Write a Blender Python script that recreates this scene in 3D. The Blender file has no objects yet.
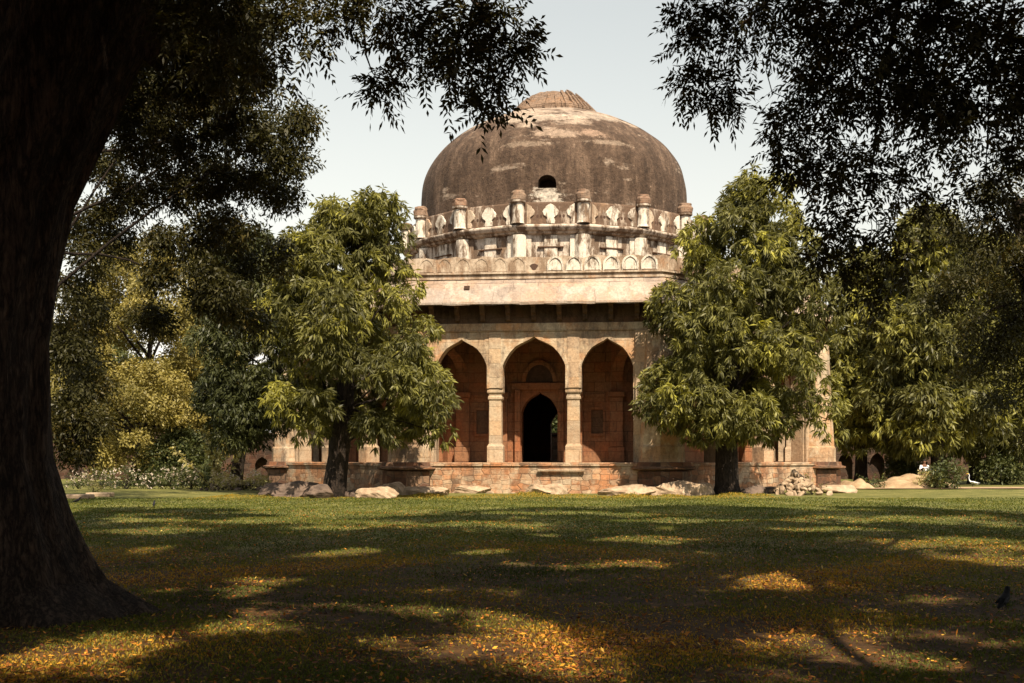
import bpy, math, random
import numpy as np
from mathutils import Vector, Matrix

# ------------------------------------------------------------------ camera, world, sun, exposure
C = bpy.context.scene.collection
sc = bpy.context.scene
F, CX, YH, EYE = 1160.0, 512.0, 458.0, 1.5
cd = bpy.data.cameras.new('camera'); cam = bpy.data.objects.new('camera', cd); C.objects.link(cam)
cam.location = (0, 0, EYE); cam.rotation_euler = (math.pi/2, 0, 0)
cd.sensor_width = 36; cd.lens = 36*F/1024; cd.shift_y = (YH-341.5)/1024
cd.clip_start = .05; cd.clip_end = 3000
sc.camera = cam
SUN_EL, SUN_AZ = math.radians(53), math.radians(18)      # azimuth: to the right of the point behind the camera
SUN = Vector((math.sin(SUN_AZ)*math.cos(SUN_EL), -math.cos(SUN_AZ)*math.cos(SUN_EL), math.sin(SUN_EL)))
w = bpy.data.worlds.new('World'); sc.world = w; w.use_nodes = True
nt = w.node_tree; bg = nt.nodes['Background']
sky = nt.nodes.new('ShaderNodeTexSky'); sky.sky_type = 'NISHITA'; sky.sun_disc = False
sky.sun_elevation = SUN_EL; sky.sun_rotation = math.pi - SUN_AZ
sky.air_density = 2.8; sky.dust_density = 1.0; sky.ozone_density = 1.0
hs = nt.nodes.new('ShaderNodeHueSaturation'); hs.inputs['Saturation'].default_value = .25
nt.links.new(sky.outputs[0], hs.inputs['Color']); nt.links.new(hs.outputs[0], bg.inputs[0])
bg.inputs[1].default_value = .082
sd = bpy.data.lights.new('sun', 'SUN'); sd.energy = 5.0; sd.angle = math.radians(.5); sd.color = (1, .86, .66)
so = bpy.data.objects.new('sun', sd); C.objects.link(so)
so.rotation_euler = SUN.to_track_quat('Z', 'Y').to_euler()
sc.view_settings.view_transform = 'Standard'; sc.view_settings.look = 'None'
sc.view_settings.exposure = 0.98; sc.view_settings.gamma = 1
sc.view_settings.use_curve_mapping = False
sc.cycles.use_denoising = True
sc.cycles.max_bounces = 6; sc.cycles.diffuse_bounces = 2; sc.cycles.transmission_bounces = 4
sc.cycles.sample_clamp_indirect = 4

rng = np.random.default_rng(7); random.seed(7)
def at(x, y, Y): return Vector(((x-CX)/F*Y, Y, EYE+(YH-y)/F*Y))
def gnd(x, y):
    Y = EYE*F/(y-YH); return Vector(((x-CX)/F*Y, Y, 0))
def gx(x, Y): return (x-CX)/F*Y

# ------------------------------------------------------------------ materials
def mat(name):
    m = bpy.data.materials.new(name); m.use_nodes = True
    n = m.node_tree.nodes; b = n['Principled BSDF']; b.inputs['Roughness'].default_value = .9
    if 'Specular IOR Level' in b.inputs: b.inputs['Specular IOR Level'].default_value = .25
    return m, m.node_tree, b
def N(t, kind, **k):
    n = t.nodes.new(kind)
    for a, v in k.items():
        if a.startswith('i_'): n.inputs[a[2:].replace('_', ' ')].default_value = v
        else: setattr(n, a, v)
    return n
def noise(t, vec, scale, detail=6, rough=.6, dist=0):
    n = N(t, 'ShaderNodeTexNoise'); n.inputs['Scale'].default_value = scale; n.inputs['Detail'].default_value = detail
    n.inputs['Roughness'].default_value = rough; n.inputs['Distortion'].default_value = dist
    if vec is not None: t.links.new(vec, n.inputs['Vector'])
    return n.outputs[0]
def ramp(t, fac, stops):
    r = N(t, 'ShaderNodeValToRGB'); e = r.color_ramp.elements
    while len(e) < len(stops): e.new(.5)
    for q, (p, c) in zip(e, stops):
        q.position = p; q.color = (c[0], c[1], c[2], 1) if hasattr(c, '__len__') else (c, c, c, 1)
    t.links.new(fac, r.inputs[0]); return r.outputs[0]
def mix(t, fac, a, b, mode='MIX'):
    m = N(t, 'ShaderNodeMix', data_type='RGBA', blend_type=mode)
    for s, v in ((0, fac), (6, a), (7, b)):
        if hasattr(v, 'is_linked') or hasattr(v, 'links'): t.links.new(v, m.inputs[s])
        else: m.inputs[s].default_value = v if s == 0 else (v[0], v[1], v[2], 1)
    return m.outputs[2]
def mapping(t, vec, scale=(1, 1, 1), loc=(0, 0, 0)):
    m = N(t, 'ShaderNodeMapping'); m.inputs['Scale'].default_value = scale; m.inputs['Location'].default_value = loc
    t.links.new(vec, m.inputs['Vector']); return m.outputs[0]
def bump(t, b, h, strength=.5, dist=.02):
    n = N(t, 'ShaderNodeBump'); n.inputs['Strength'].default_value = strength; n.inputs['Distance'].default_value = dist
    t.links.new(h, n.inputs['Height']); t.links.new(n.outputs[0], b.inputs['Normal'])

def stone(name, c1, c2, tint, dark, bw=.95, rh=.42, mortar=.012, dark_amt=.45, tint_amt=.5, pale=None, mort=(.12, .08, .05), wob=.05, bias=0., rubble=False):
    m, t, b = mat(name)
    tc = N(t, 'ShaderNodeTexCoord'); uv = tc.outputs['UV']; ob = tc.outputs['Object']
    nz = N(t, 'ShaderNodeTexNoise'); nz.inputs['Scale'].default_value = 1.1; t.links.new(uv, nz.inputs['Vector'])
    va = N(t, 'ShaderNodeVectorMath', operation='SCALE'); va.inputs[3].default_value = wob
    vs = N(t, 'ShaderNodeVectorMath', operation='SUBTRACT'); vs.inputs[1].default_value = (.5, .5, .5)
    t.links.new(nz.outputs[1], vs.inputs[0]); t.links.new(vs.outputs[0], va.inputs[0])
    ad = N(t, 'ShaderNodeVectorMath', operation='ADD'); t.links.new(uv, ad.inputs[0]); t.links.new(va.outputs[0], ad.inputs[1])
    br = N(t, 'ShaderNodeTexBrick'); br.inputs['Scale'].default_value = 1; br.inputs['Brick Width'].default_value = bw
    br.inputs['Row Height'].default_value = rh; br.inputs['Mortar Size'].default_value = mortar; br.inputs['Bias'].default_value = bias
    br.inputs['Color1'].default_value = (*c1, 1); br.inputs['Color2'].default_value = (*c2, 1); br.inputs['Mortar'].default_value = (*mort, 1)
    br.inputs['Mortar Smooth'].default_value = .3
    t.links.new(ad.outputs[0], br.inputs['Vector'])
    # second, shifted brick pattern for the odd tinted block
    b2 = N(t, 'ShaderNodeTexBrick'); b2.inputs['Scale'].default_value = 1; b2.inputs['Brick Width'].default_value = bw
    b2.inputs['Row Height'].default_value = rh; b2.inputs['Mortar Size'].default_value = 0; b2.inputs['Bias'].default_value = -.1
    b2.inputs['Color1'].default_value = (0, 0, 0, 1); b2.inputs['Color2'].default_value = (1, 1, 1, 1)
    t.links.new(ad.outputs[0], b2.inputs['Vector'])
    col = br.outputs[0]; edge = br.outputs[1]
    if rubble:
        mp = mapping(t, ad.outputs[0], (1/bw, 1/rh, 1))
        vo = N(t, 'ShaderNodeTexVoronoi'); vo.voronoi_dimensions = '2D'; vo.inputs['Scale'].default_value = 1; vo.inputs['Randomness'].default_value = .5; t.links.new(mp, vo.inputs['Vector'])
        ve = N(t, 'ShaderNodeTexVoronoi'); ve.voronoi_dimensions = '2D'; ve.feature = 'DISTANCE_TO_EDGE'; ve.inputs['Scale'].default_value = 1; ve.inputs['Randomness'].default_value = .5; t.links.new(mp, ve.inputs['Vector'])
        sc_ = N(t, 'ShaderNodeSeparateColor'); t.links.new(vo.outputs['Color'], sc_.inputs[0])
        cc = ramp(t, sc_.outputs[0], [(0, dark), (.18, c2), (.45, tint), (.7, c1), (1, pale or c1)])
        edge = ramp(t, ve.outputs[0], [(.01, 1), (.07, 0)])
        col = mix(t, edge, cc, mort)
    f1 = ramp(t, noise(t, ob, .7, 6, .7), [(.44, 0), (.58, 1)])
    col = mix(t, .0, col, col)
    mm = N(t, 'ShaderNodeMath', operation='MULTIPLY'); t.links.new(f1, mm.inputs[0]); mm.inputs[1].default_value = tint_amt
    col = mix(t, mm.outputs[0], col, tint)
    col = mix(t, .6, col, ramp(t, b2.outputs[0], [(0, (.62, .60, .60)), (.5, (1, 1, 1)), (1, (1.25, 1.02, .80))]), 'MULTIPLY')
    if pale is not None:
        f3 = ramp(t, noise(t, mapping(t, ob, (1, 1, .8), (7, 3, 1)), .8, 7, .7), [(.48, 0), (.58, 1)])
        mm3 = N(t, 'ShaderNodeMath', operation='MULTIPLY'); t.links.new(f3, mm3.inputs[0]); mm3.inputs[1].default_value = .7
        col = mix(t, mm3.outputs[0], col, pale)
    f2 = ramp(t, noise(t, mapping(t, ob, (1.3, 1.3, .45), (3, 1, 5)), .9, 9, .78), [(.49, 0), (.64, 1)])
    mm2 = N(t, 'ShaderNodeMath', operation='MULTIPLY'); t.links.new(f2, mm2.inputs[0]); mm2.inputs[1].default_value = dark_amt
    col = mix(t, mm2.outputs[0], col, dark)
    fine = ramp(t, noise(t, ob, 9, 5, .7), [(.3, .72), (.7, 1.12)])
    col = mix(t, 1., col, fine, 'MULTIPLY')
    t.links.new(col, b.inputs['Base Color'])
    hh = mix(t, .5, noise(t, ob, 6, 8, .7), edge, 'SUBTRACT')
    bump(t, b, hh, .7, .05)
    return m
M = {}
M['wall'] = stone('warm_sandstone', (.50, .38, .25), (.38, .265, .165), (.46, .25, .125), (.09, .065, .05), dark_amt=.8, tint_amt=.65, pale=(.56, .46, .33), bw=1.1, rh=.5, mortar=.009, mort=(.30, .21, .13))
M['pale'] = stone('pale_sandstone', (.52, .41, .29), (.43, .32, .21), (.46, .29, .17), (.11, .08, .06), dark_amt=.7, tint_amt=.55, bw=1.3, rh=.62, mortar=.009, mort=(.32, .24, .16))
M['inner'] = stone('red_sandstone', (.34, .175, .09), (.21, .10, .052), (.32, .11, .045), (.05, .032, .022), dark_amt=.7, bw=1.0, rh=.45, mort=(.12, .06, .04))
M['rubble'] = stone('rubble_masonry', (.44, .28, .17), (.32, .17, .09), (.42, .20, .10), (.12, .08, .055), bw=.42, rh=.21, mortar=.03, dark_amt=.75, mort=(.19, .125, .08), wob=.22, pale=(.46, .36, .25), rubble=True)
M['basestone'] = stone('shade_dark_base_rubble', (.26, .16, .10), (.16, .08, .05), (.22, .10, .05), (.04, .03, .022), bw=.8, rh=.4, mortar=.03, dark_amt=.8, mort=(.14, .1, .07), wob=.3, rubble=True)  # rubble coloured darker to carry the tree shade on the buttress feet
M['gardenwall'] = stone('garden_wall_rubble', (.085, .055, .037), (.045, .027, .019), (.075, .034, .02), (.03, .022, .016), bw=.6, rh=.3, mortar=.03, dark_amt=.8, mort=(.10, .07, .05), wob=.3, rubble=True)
M['slab'] = stone('eave_slabs', (.36, .29, .24), (.31, .235, .185), (.40, .25, .15), (.15, .11, .085), bw=1.0, rh=3.0, dark_amt=.6, mort=(.14, .1, .08), pale=(.42, .34, .27))
M['slab2'] = stone('grey_eave_slabs', (.36, .30, .255), (.30, .235, .19), (.38, .26, .18), (.13, .1, .085), bw=2.1, rh=3.0, mortar=.0, dark_amt=.6, pale=(.44, .38, .32))
M['darkstone'] = stone('shade_dark_stone', (.15, .095, .06), (.10, .06, .04), (.14, .07, .035), (.02, .015, .01), dark_amt=.7)  # shade under the eave and in recesses put into the stone colour
M['lotus'] = stone('broken_lotus_stone', (.28, .195, .14), (.15, .10, .07), (.30, .19, .12), (.08, .055, .04), bw=.3, rh=.12, mortar=.02, dark_amt=.7, mort=(.12, .08, .055), wob=.2)
M['brick'] = stone('weathered_brick', (.27, .155, .10), (.19, .115, .08), (.30, .23, .17), (.08, .06, .045), bw=.28, rh=.09, mortar=.012, dark_amt=.6, mort=(.28, .2, .14))

def mildew(name, white, brown, lo, hi, seed=0, tint=(.36, .22, .13), zs=.35, sc_=2.2):
    m, t, b = mat(name); tc = N(t, 'ShaderNodeTexCoord'); ob = tc.outputs['Object']
    f = ramp(t, noise(t, mapping(t, ob, (1, 1, zs), (seed, seed*2, 0)), sc_, 8, .72), [(lo, 0), (hi, 1)])
    col = mix(t, f, brown, white)
    f2 = ramp(t, noise(t, mapping(t, ob, (1, 1, .6), (seed+9, 1, 4)), 1.6, 6, .7), [(.55, 0), (.72, 1)])
    mm = N(t, 'ShaderNodeMath', operation='MULTIPLY'); t.links.new(f2, mm.inputs[0]); mm.inputs[1].default_value = .6
    col = mix(t, mm.outputs[0], col, tint)
    col = mix(t, 1., col, ramp(t, noise(t, ob, 11, 5, .7), [(.3, .7), (.7, 1.12)]), 'MULTIPLY')
    t.links.new(col, b.inputs['Base Color']); bump(t, b, noise(t, ob, 8, 8, .7), .6, .04)
    return m
M['white'] = mildew('stained_white_plaster', (.64, .57, .48), (.14, .095, .065), .42, .53, 3)
M['mid'] = mildew('mildewed_plaster', (.54, .46, .38), (.14, .095, .065), .46, .57, 11)
M['brown'] = mildew('brown_mildewed_plaster', (.42, .34, .27), (.12, .075, .05), .52, .66, 21)
M['parapet'] = mildew('weathered_parapet_plaster', (.52, .42, .32), (.24, .165, .11), .42, .6, 31, tint=(.46, .24, .12))
def dome_rad(z):
    q = max(0, (z-14.77)/5.54); return 7.14*(1-min(1, q)**2.95)**(1/1.33)
def dome_mat():
    m, t, b = mat('dark_weathered_dome_plaster'); tc = N(t, 'ShaderNodeTexCoord'); ob = tc.outputs['Object']
    base = ramp(t, noise(t, mapping(t, ob, (1.4, 1.4, .3)), 1.1, 9, .72), [(.3, (.040, .024, .015)), (.5, (.090, .056, .037)), (.7, (.19, .125, .085))])
    sp = N(t, 'ShaderNodeSeparateXYZ'); t.links.new(ob, sp.inputs[0])
    z = N(t, 'ShaderNodeMapRange'); z.inputs[1].default_value = 17.2; z.inputs[2].default_value = 20.0; t.links.new(sp.outputs[2], z.inputs[0])
    n1 = noise(t, mapping(t, ob, (.6, .6, 1.6), (5.3, 2, 8)), .75, 8, .68)
    ad = N(t, 'ShaderNodeMath', operation='MULTIPLY_ADD'); t.links.new(z.outputs[0], ad.inputs[0]); ad.inputs[1].default_value = .24; t.links.new(n1, ad.inputs[2])
    f = ramp(t, ad.outputs[0], [(.60, 0), (.68, 1)])
    mm = N(t, 'ShaderNodeMath', operation='MULTIPLY'); t.links.new(f, mm.inputs[0]); mm.inputs[1].default_value = .75
    col = mix(t, mm.outputs[0], base, (.44, .34, .26))
    # flaked plaster patches
    f2 = ramp(t, noise(t, mapping(t, ob, (1, 1, 1.3), (1, 7, 2)), 1.9, 9, .8), [(.625, 0), (.655, 1)])
    mm2 = N(t, 'ShaderNodeMath', operation='MULTIPLY'); t.links.new(f2, mm2.inputs[0]); mm2.inputs[1].default_value = .7
    col = mix(t, mm2.outputs[0], col, (.40, .29, .21))
    wn = noise(t, mapping(t, ob, (1, 1, 1.8)), 1.7, 10, .82)
    for (ax, zc, wx, hz, amt, cc) in ((-1.6+.6, 17.3, 1.55, .26, .6, (.42, .31, .23)), (-14, 16.75, 1.3, .2, .4, (.40, .30, .22)), (14, 17.35, .8, .32, .7, (.36, .24, .17)), (22, 16.9, 1.6, .16, .4, (.42, .32, .24)), (-9, 18.4, 2.2, .4, .6, (.46, .37, .29)), (17, 18.6, 2.0, .35, .5, (.48, .39, .31)), (-4.7, 13.95, .80, .80, .95, (.60, .52, .43))):
        an = math.radians(-90+5.8+ax); rr_ = dome_rad(zc); ctr = (rr_*math.cos(an), rr_*math.sin(an), zc)
        sb = N(t, 'ShaderNodeVectorMath', operation='SUBTRACT'); t.links.new(ob, sb.inputs[0]); sb.inputs[1].default_value = ctr
        ml = N(t, 'ShaderNodeVectorMath', operation='MULTIPLY'); t.links.new(sb.outputs[0], ml.inputs[0]); ml.inputs[1].default_value = (1/wx, 1/wx, 1/hz)
        le = N(t, 'ShaderNodeVectorMath', operation='LENGTH'); t.links.new(ml.outputs[0], le.inputs[0])
        ma = N(t, 'ShaderNodeMath', operation='MULTIPLY_ADD'); t.links.new(wn, ma.inputs[0]); ma.inputs[1].default_value = 4.2; t.links.new(le.outputs[1], ma.inputs[2])
        fq = ramp(t, ma.outputs[0], [(0, 0), (1, 1)])
        mr_ = N(t, 'ShaderNodeMapRange'); mr_.inputs[1].default_value = 3.02; mr_.inputs[2].default_value = 2.72; mr_.inputs[3].default_value = 0; mr_.inputs[4].default_value = amt; t.links.new(ma.outputs[0], mr_.inputs[0])
        col = mix(t, mr_.outputs[0], col, cc)
    # thin pale run marks
    f3 = ramp(t, noise(t, mapping(t, ob, (2.2, 2.2, .12), (4, 4, 0)), 2.2, 4, .6), [(.64, 0), (.72, 1)])
    mm3 = N(t, 'ShaderNodeMath', operation='MULTIPLY'); t.links.new(f3, mm3.inputs[0]); mm3.inputs[1].default_value = .35
    col = mix(t, mm3.outputs[0], col, (.33, .24, .17))
    col = mix(t, 1., col, ramp(t, noise(t, ob, 4.5, 9, .8), [(.35, .52), (.65, 1.35)]), 'MULTIPLY')
    t.links.new(col, b.inputs['Base Color']); bump(t, b, noise(t, ob, 3.0, 12, .78), 1., .16)
    b.inputs['Roughness'].default_value = .8
    return m
M['dome'] = dome_mat()
def simple(name, c, c2=None, s=6, rough=.9, bd=.01):
    m, t, b = mat(name); tc = N(t, 'ShaderNodeTexCoord'); ob = tc.outputs['Object']
    n = noise(t, ob, s, 6, .65)
    t.links.new(ramp(t, n, [(.35, c), (.68, c2 or tuple(v*1.5 for v in c))]), b.inputs['Base Color'])
    b.inputs['Roughness'].default_value = rough; bump(t, b, n, .6, bd); return m
M['flake'] = simple('bare_pale_plaster', (.30, .21, .15), (.52, .42, .33), 3, bd=.04)
M['rock'] = simple('pale_boulder_stone', (.20, .135, .085), (.44, .33, .225), 2.6, bd=.06)
M['rockdark'] = simple('dark_boulder_stone', (.07, .05, .04), (.17, .12, .09), 2.6, bd=.06)
M['earth'] = simple('dry_earth', (.20, .13, .07), (.42, .30, .18), 1.8, bd=.05)
M['black'] = simple('opening_shade', (.05, .03, .02), (.09, .05, .035))  # near-black standing for the shade inside openings and holes
def bark(name, c1, c2, s=1.0):
    m, t, b = mat(name); tc = N(t, 'ShaderNodeTexCoord'); ob = tc.outputs['Object']
    def ridge(sc3, k):
        n = noise(t, mapping(t, ob, sc3), k, 6, .6, .5)
        a = N(t, 'ShaderNodeMath', operation='SUBTRACT'); t.links.new(n, a.inputs[0]); a.inputs[1].default_value = .5
        q = N(t, 'ShaderNodeMath', operation='ABSOLUTE'); t.links.new(a.outputs[0], q.inputs[0])
        return ramp(t, q.outputs[0], [(0, 0), (.14, 1)])
    h = mix(t, .5, ridge((5*s, 5*s, .9*s), 1.3), ridge((13*s, 13*s, 2.6*s), 1.3))
    col = ramp(t, h, [(.15, c1), (.85, c2)])
    col = mix(t, 1., col, ramp(t, noise(t, ob, 2.2, 6, .7), [(.3, .6), (.7, 1.5)]), 'MULTIPLY')
    t.links.new(col, b.inputs['Base Color']); bump(t, b, h, 1., .09); return m
M['bark'] = bark('furrowed_dark_bark', (.022, .013, .009), (.12, .078, .055), 1.3)
M['bark2'] = bark('grey_brown_bark', (.02, .014, .01), (.07, .048, .035), 1.2)
def leafmat(name, stops, trans=.3, rough=.5, spec=.3):
    m, t, b = mat(name)
    a = N(t, 'ShaderNodeAttribute'); a.attribute_name = 'rnd'
    col = ramp(t, a.outputs['Fac'], stops)
    t.links.new(col, b.inputs['Base Color']); b.inputs['Roughness'].default_value = rough
    b.inputs['Specular IOR Level'].default_value = spec
    tr = N(t, 'ShaderNodeBsdfTranslucent'); t.links.new(mix(t, 1., col, (1.3, 1.25, .6), 'MULTIPLY'), tr.inputs[0])
    ms = N(t, 'ShaderNodeMixShader'); ms.inputs[0].default_value = trans
    t.links.new(b.outputs[0], ms.inputs[1]); t.links.new(tr.outputs[0], ms.inputs[2])
    t.links.new(ms.outputs[0], t.nodes['Material Output'].inputs['Surface']); return m
M['neem'] = leafmat('neem_leaves', [(0, (.028, .028, .009)), (.7, (.055, .050, .013)), (1, (.13, .09, .018))], .28)
M['neemlit'] = leafmat('sunny_neem_leaves', [(0, (.085, .075, .022)), (.6, (.13, .11, .03)), (1, (.20, .155, .03))], .3)
M['droop'] = leafmat('drooping_mango_like_leaves', [(0, (.050, .050, .02)), (.5, (.135, .130, .038)), (.8, (.25, .235, .05)), (1, (.42, .39, .06))], .34, .5, .3)
M['droopdark'] = leafmat('shaded_drooping_leaves', [(0, (.03, .036, .014)), (1, (.07, .075, .02))], .2)  # shaded copy of the drooping leaves, the shade put into their colour
M['olive'] = leafmat('olive_tree_leaves', [(0, (.14, .12, .035)), (.6, (.25, .21, .06)), (1, (.36, .29, .085))], .3)
M['shrub'] = leafmat('shrub_leaves', [(0, (.035, .05, .018)), (.6, (.08, .09, .03)), (1, (.16, .16, .05))], .25)
M['palefol'] = leafmat('pale_yellow_leaves', [(0, (.25, .22, .08)), (1, (.50, .44, .20))], .3)
M['flower'] = leafmat('pale_flowers', [(0, (.45, .34, .26)), (1, (.75, .66, .58))], .2)
M['litter'] = leafmat('fallen_leaf_litter', [(0, (.09, .025, .009)), (.45, (.24, .075, .013)), (.8, (.50, .19, .02)), (.95, (.60, .32, .03)), (1, (.60, .44, .13))], .1, .7)
M['grass'] = leafmat('grass_blades', [(0, (.035, .050, .009)), (.5, (.110, .125, .018)), (.74, (.20, .165, .020)), (1, (.42, .23, .02))], .3, .7)
def ground_mat():
    m, t, b = mat('lawn_with_dry_patches'); tc = N(t, 'ShaderNodeTexCoord'); ob = tc.outputs['Object']
    g = ramp(t, noise(t, ob, .9, 8, .7), [(.34, (.075, .078, .018)), (.5, (.125, .122, .030)), (.66, (.21, .18, .055))])
    litter = ramp(t, noise(t, ob, 2.6, 8, .75), [(.35, (.030, .015, .006)), (.55, (.095, .045, .011)), (.75, (.24, .12, .02))])  # leaf litter, its browns also deepened for the shaded foreground
    sp = N(t, 'ShaderNodeSeparateXYZ'); t.links.new(ob, sp.inputs[0])
    mr = N(t, 'ShaderNodeMapRange'); mr.inputs[1].default_value = 30; mr.inputs[2].default_value = 11; t.links.new(sp.outputs[1], mr.inputs[0])
    ad = N(t, 'ShaderNodeMath', operation='MULTIPLY_ADD'); t.links.new(mr.outputs[0], ad.inputs[0]); ad.inputs[1].default_value = .55
    t.links.new(noise(t, mapping(t, ob, (1, 1, 1), (40, 9, 0)), .5, 6, .7), ad.inputs[2])
    f = ramp(t, ad.outputs[0], [(.62, 0), (.92, 1)])
    col = mix(t, f, g, litter)
    col = mix(t, 1., col, ramp(t, noise(t, ob, 14, 6, .75), [(.3, .5), (.7, 1.3)]), 'MULTIPLY')
    t.links.new(col, b.inputs['Base Color']); bump(t, b, noise(t, ob, 18, 7, .75), .8, .04); return m
M['ground'] = ground_mat()
M['shirt'] = simple('white_cotton', (.70, .72, .74), (.82, .84, .86)); M['skin'] = simple('brown_skin', (.14, .07, .045), (.18, .095, .06))
M['trouser'] = simple('dark_trousers', (.03, .03, .035), (.05, .05, .055)); M['hair'] = simple('black_hair', (.01, .008, .007), (.02, .016, .012))
M['feather'] = simple('black_feathers', (.008, .008, .01), (.025, .025, .03), 20); M['egret'] = simple('white_feathers', (.75, .75, .75), (.85, .85, .85), 20)
M['beak'] = simple('dark_horn', (.03, .025, .02), (.06, .05, .03)); M['yellow'] = simple('yellow_horn', (.5, .3, .04), (.6, .4, .06))
M['green_pot'] = simple('green_painted_metal', (.10, .26, .16), (.14, .32, .20))

# ------------------------------------------------------------------ mesh helpers
def tag(o, label=None, cat=None, group=None, kind=None):
    if label: o['label'] = label
    if cat: o['category'] = cat
    if group: o['group'] = group
    if kind: o['kind'] = kind
    return o
def empty(name, loc=(0, 0, 0), rz=0):
    o = bpy.data.objects.new(name, None); C.objects.link(o); o.location = loc; o.rotation_euler = (0, 0, rz); return o
def add_uv(me):
    n = len(me.polygons)
    if not n: return
    nor = np.empty(n*3, np.float32); me.polygons.foreach_get('normal', nor); nor = nor.reshape(-1, 3)
    lt = np.empty(n, np.int32); me.polygons.foreach_get('loop_total', lt)
    vi = np.empty(len(me.loops), np.int32); me.loops.foreach_get('vertex_index', vi)
    co = np.empty(len(me.vertices)*3, np.float32); me.vertices.foreach_get('co', co); co = co.reshape(-1, 3)[vi]
    nl = np.repeat(nor, lt, axis=0)
    tx, ty = -nl[:, 1], nl[:, 0]; ln = np.sqrt(tx*tx+ty*ty)+1e-9
    u = (co[:, 0]*tx+co[:, 1]*ty)/ln; v = co[:, 2]
    flat = np.abs(nl[:, 2]) > .75
    u = np.where(flat, co[:, 0], u); v = np.where(flat, co[:, 1], v)
    uv = me.uv_layers.new(name='UVMap'); uv.data.foreach_set('uv', np.stack([u, v], 1).ravel().astype(np.float32))
class MB:
    def __init__(s): s.v = []; s.f = []
    def add(s, vs, fs):
        k = len(s.v); s.v += [tuple(p) for p in vs]; s.f += [tuple(k+i for i in f) for f in fs]
    def box(s, x0, x1, y0, y1, z0, z1, T=None):
        vs = [(x, y, z) for z in (z0, z1) for x, y in ((x0, y0), (x1, y0), (x1, y1), (x0, y1))]
        if T: vs = [T(*p) for p in vs]
        s.add(vs, [(0, 3, 2, 1), (4, 5, 6, 7), (0, 1, 5, 4), (1, 2, 6, 5), (2, 3, 7, 6), (3, 0, 4, 7)])
    def loft(s, rings, cap=True, close=True):
        n = len(rings[0]); vs = [p for r in rings for p in r]; fs = []
        for i in range(len(rings)-1):
            for j in range(n if close else n-1):
                a, b_ = i*n+j, i*n+(j+1) % n; fs.append((a, b_, b_+n, a+n))
        if cap and close: fs += [tuple(range(n-1, -1, -1)), tuple(range((len(rings)-1)*n, len(rings)*n))]
        s.add(vs, fs)
    def build(s, name, m, parent=None, smooth=False, bevel=0):
        me = bpy.data.meshes.new(name); me.from_pydata(s.v, [], s.f); me.validate(); me.update()
        import bmesh
        bm = bmesh.new(); bm.from_mesh(me)
        bmesh.ops.recalc_face_normals(bm, faces=bm.faces)
        if bevel:
            bmesh.ops.bevel(bm, geom=[e for e in bm.edges if len(e.link_faces) == 2 and e.calc_face_angle(0) > .6], offset=bevel, segments=1, affect='EDGES')
        bm.to_mesh(me); bm.free()
        add_uv(me); me.materials.append(m)
        if smooth: me.polygons.foreach_set('use_smooth', [True]*len(me.polygons))
        o = bpy.data.objects.new(name, me); C.objects.link(o)
        if parent: o.parent = parent
        return o
def ring(r, z, n, a0=0, cx=0, cy=0, rj=None):
    return [(cx+(r*(rj[i] if rj is not None else 1))*math.cos(a0+2*math.pi*i/n), cy+(r*(rj[i] if rj is not None else 1))*math.sin(a0+2*math.pi*i/n), z) for i in range(n)]
def tube(mb, pts, rad, n=8):
    pts = [Vector(p) for p in pts]; rings = []
    for i, p in enumerate(pts):
        d = (pts[min(i+1, len(pts)-1)]-pts[max(i-1, 0)]).normalized()
        a = d.orthogonal() if abs(d.z) < .9 else Vector((1, 0, 0)); a = (a-d*a.dot(d)).normalized(); b_ = d.cross(a)
        if i:   # keep twist small
            pa = prev; a = (pa-d*pa.dot(d)).normalized(); b_ = d.cross(a)
        prev = a
        rings.append([tuple(p+(a*math.cos(t)+b_*math.sin(t))*rad[i]) for t in [2*math.pi*j/n for j in range(n)]])
    mb.loft(rings)

# ------------------------------------------------------------------ ground
def ground():
    xs = np.concatenate([np.linspace(-900, -70, 12), np.linspace(-60, 60, 121), np.linspace(70, 900, 12)])
    ys = np.concatenate([np.linspace(-300, -20, 8), np.linspace(-15, 100, 116), np.linspace(120, 1500, 14)])
    X, Y = np.meshgrid(xs, ys); Z = .03*np.sin(X*.7+1)*np.sin(Y*.45)+.02*np.sin(X*1.9)*np.sin(Y*1.3+2)
    Z[(np.abs(X) > 60) | (Y > 100)] = 0
    n, m_ = X.shape
    V = np.stack([X, Y, Z], -1).reshape(-1, 3)
    fs = [(i*m_+j, i*m_+j+1, (i+1)*m_+j+1, (i+1)*m_+j) for i in range(n-1) for j in range(m_-1)]
    me = bpy.data.meshes.new('lawn'); me.from_pydata([tuple(p) for p in V], [], fs); me.materials.append(M['ground'])
    me.polygons.foreach_set('use_smooth', [True]*len(me.polygons))
    o = bpy.data.objects.new('lawn', me); C.objects.link(o)
    tag(o, 'mown lawn with dry patches and leaf litter under the trees', 'lawn', kind='structure')
ground()
p_ = MB()
p_.add([(gx(835, 55), 55.2, .045), (60, 58, .045), (60, 61, .045), (gx(835, 58), 58, .045)], [(0, 1, 2, 3)])
tag(p_.build('dirt_path', M['earth']), 'pale dirt path running right from the tomb corner', 'path', kind='structure')

# ------------------------------------------------------------------ the tomb
TH = math.radians(-5.8)
tomb = empty('domed_tomb', (2.28, 63, 0), TH)
tag(tomb, 'large octagonal stone tomb with arcaded verandah and dark weathered dome', 'tomb')
A = 13.2; T8 = math.tan(math.pi/8); ZP = 1.3
def FT(k):
    a = k*math.pi/4; c, s_ = math.cos(a), math.sin(a)
    def T(u, w_, z, ap=A):
        x, y = u, -(ap+w_); return (x*c-y*s_, x*s_+y*c, z)
    return T
def octa(ap, z, jag=0): return ring(ap/math.cos(math.pi/8), z, 8, math.pi/8)
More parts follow.
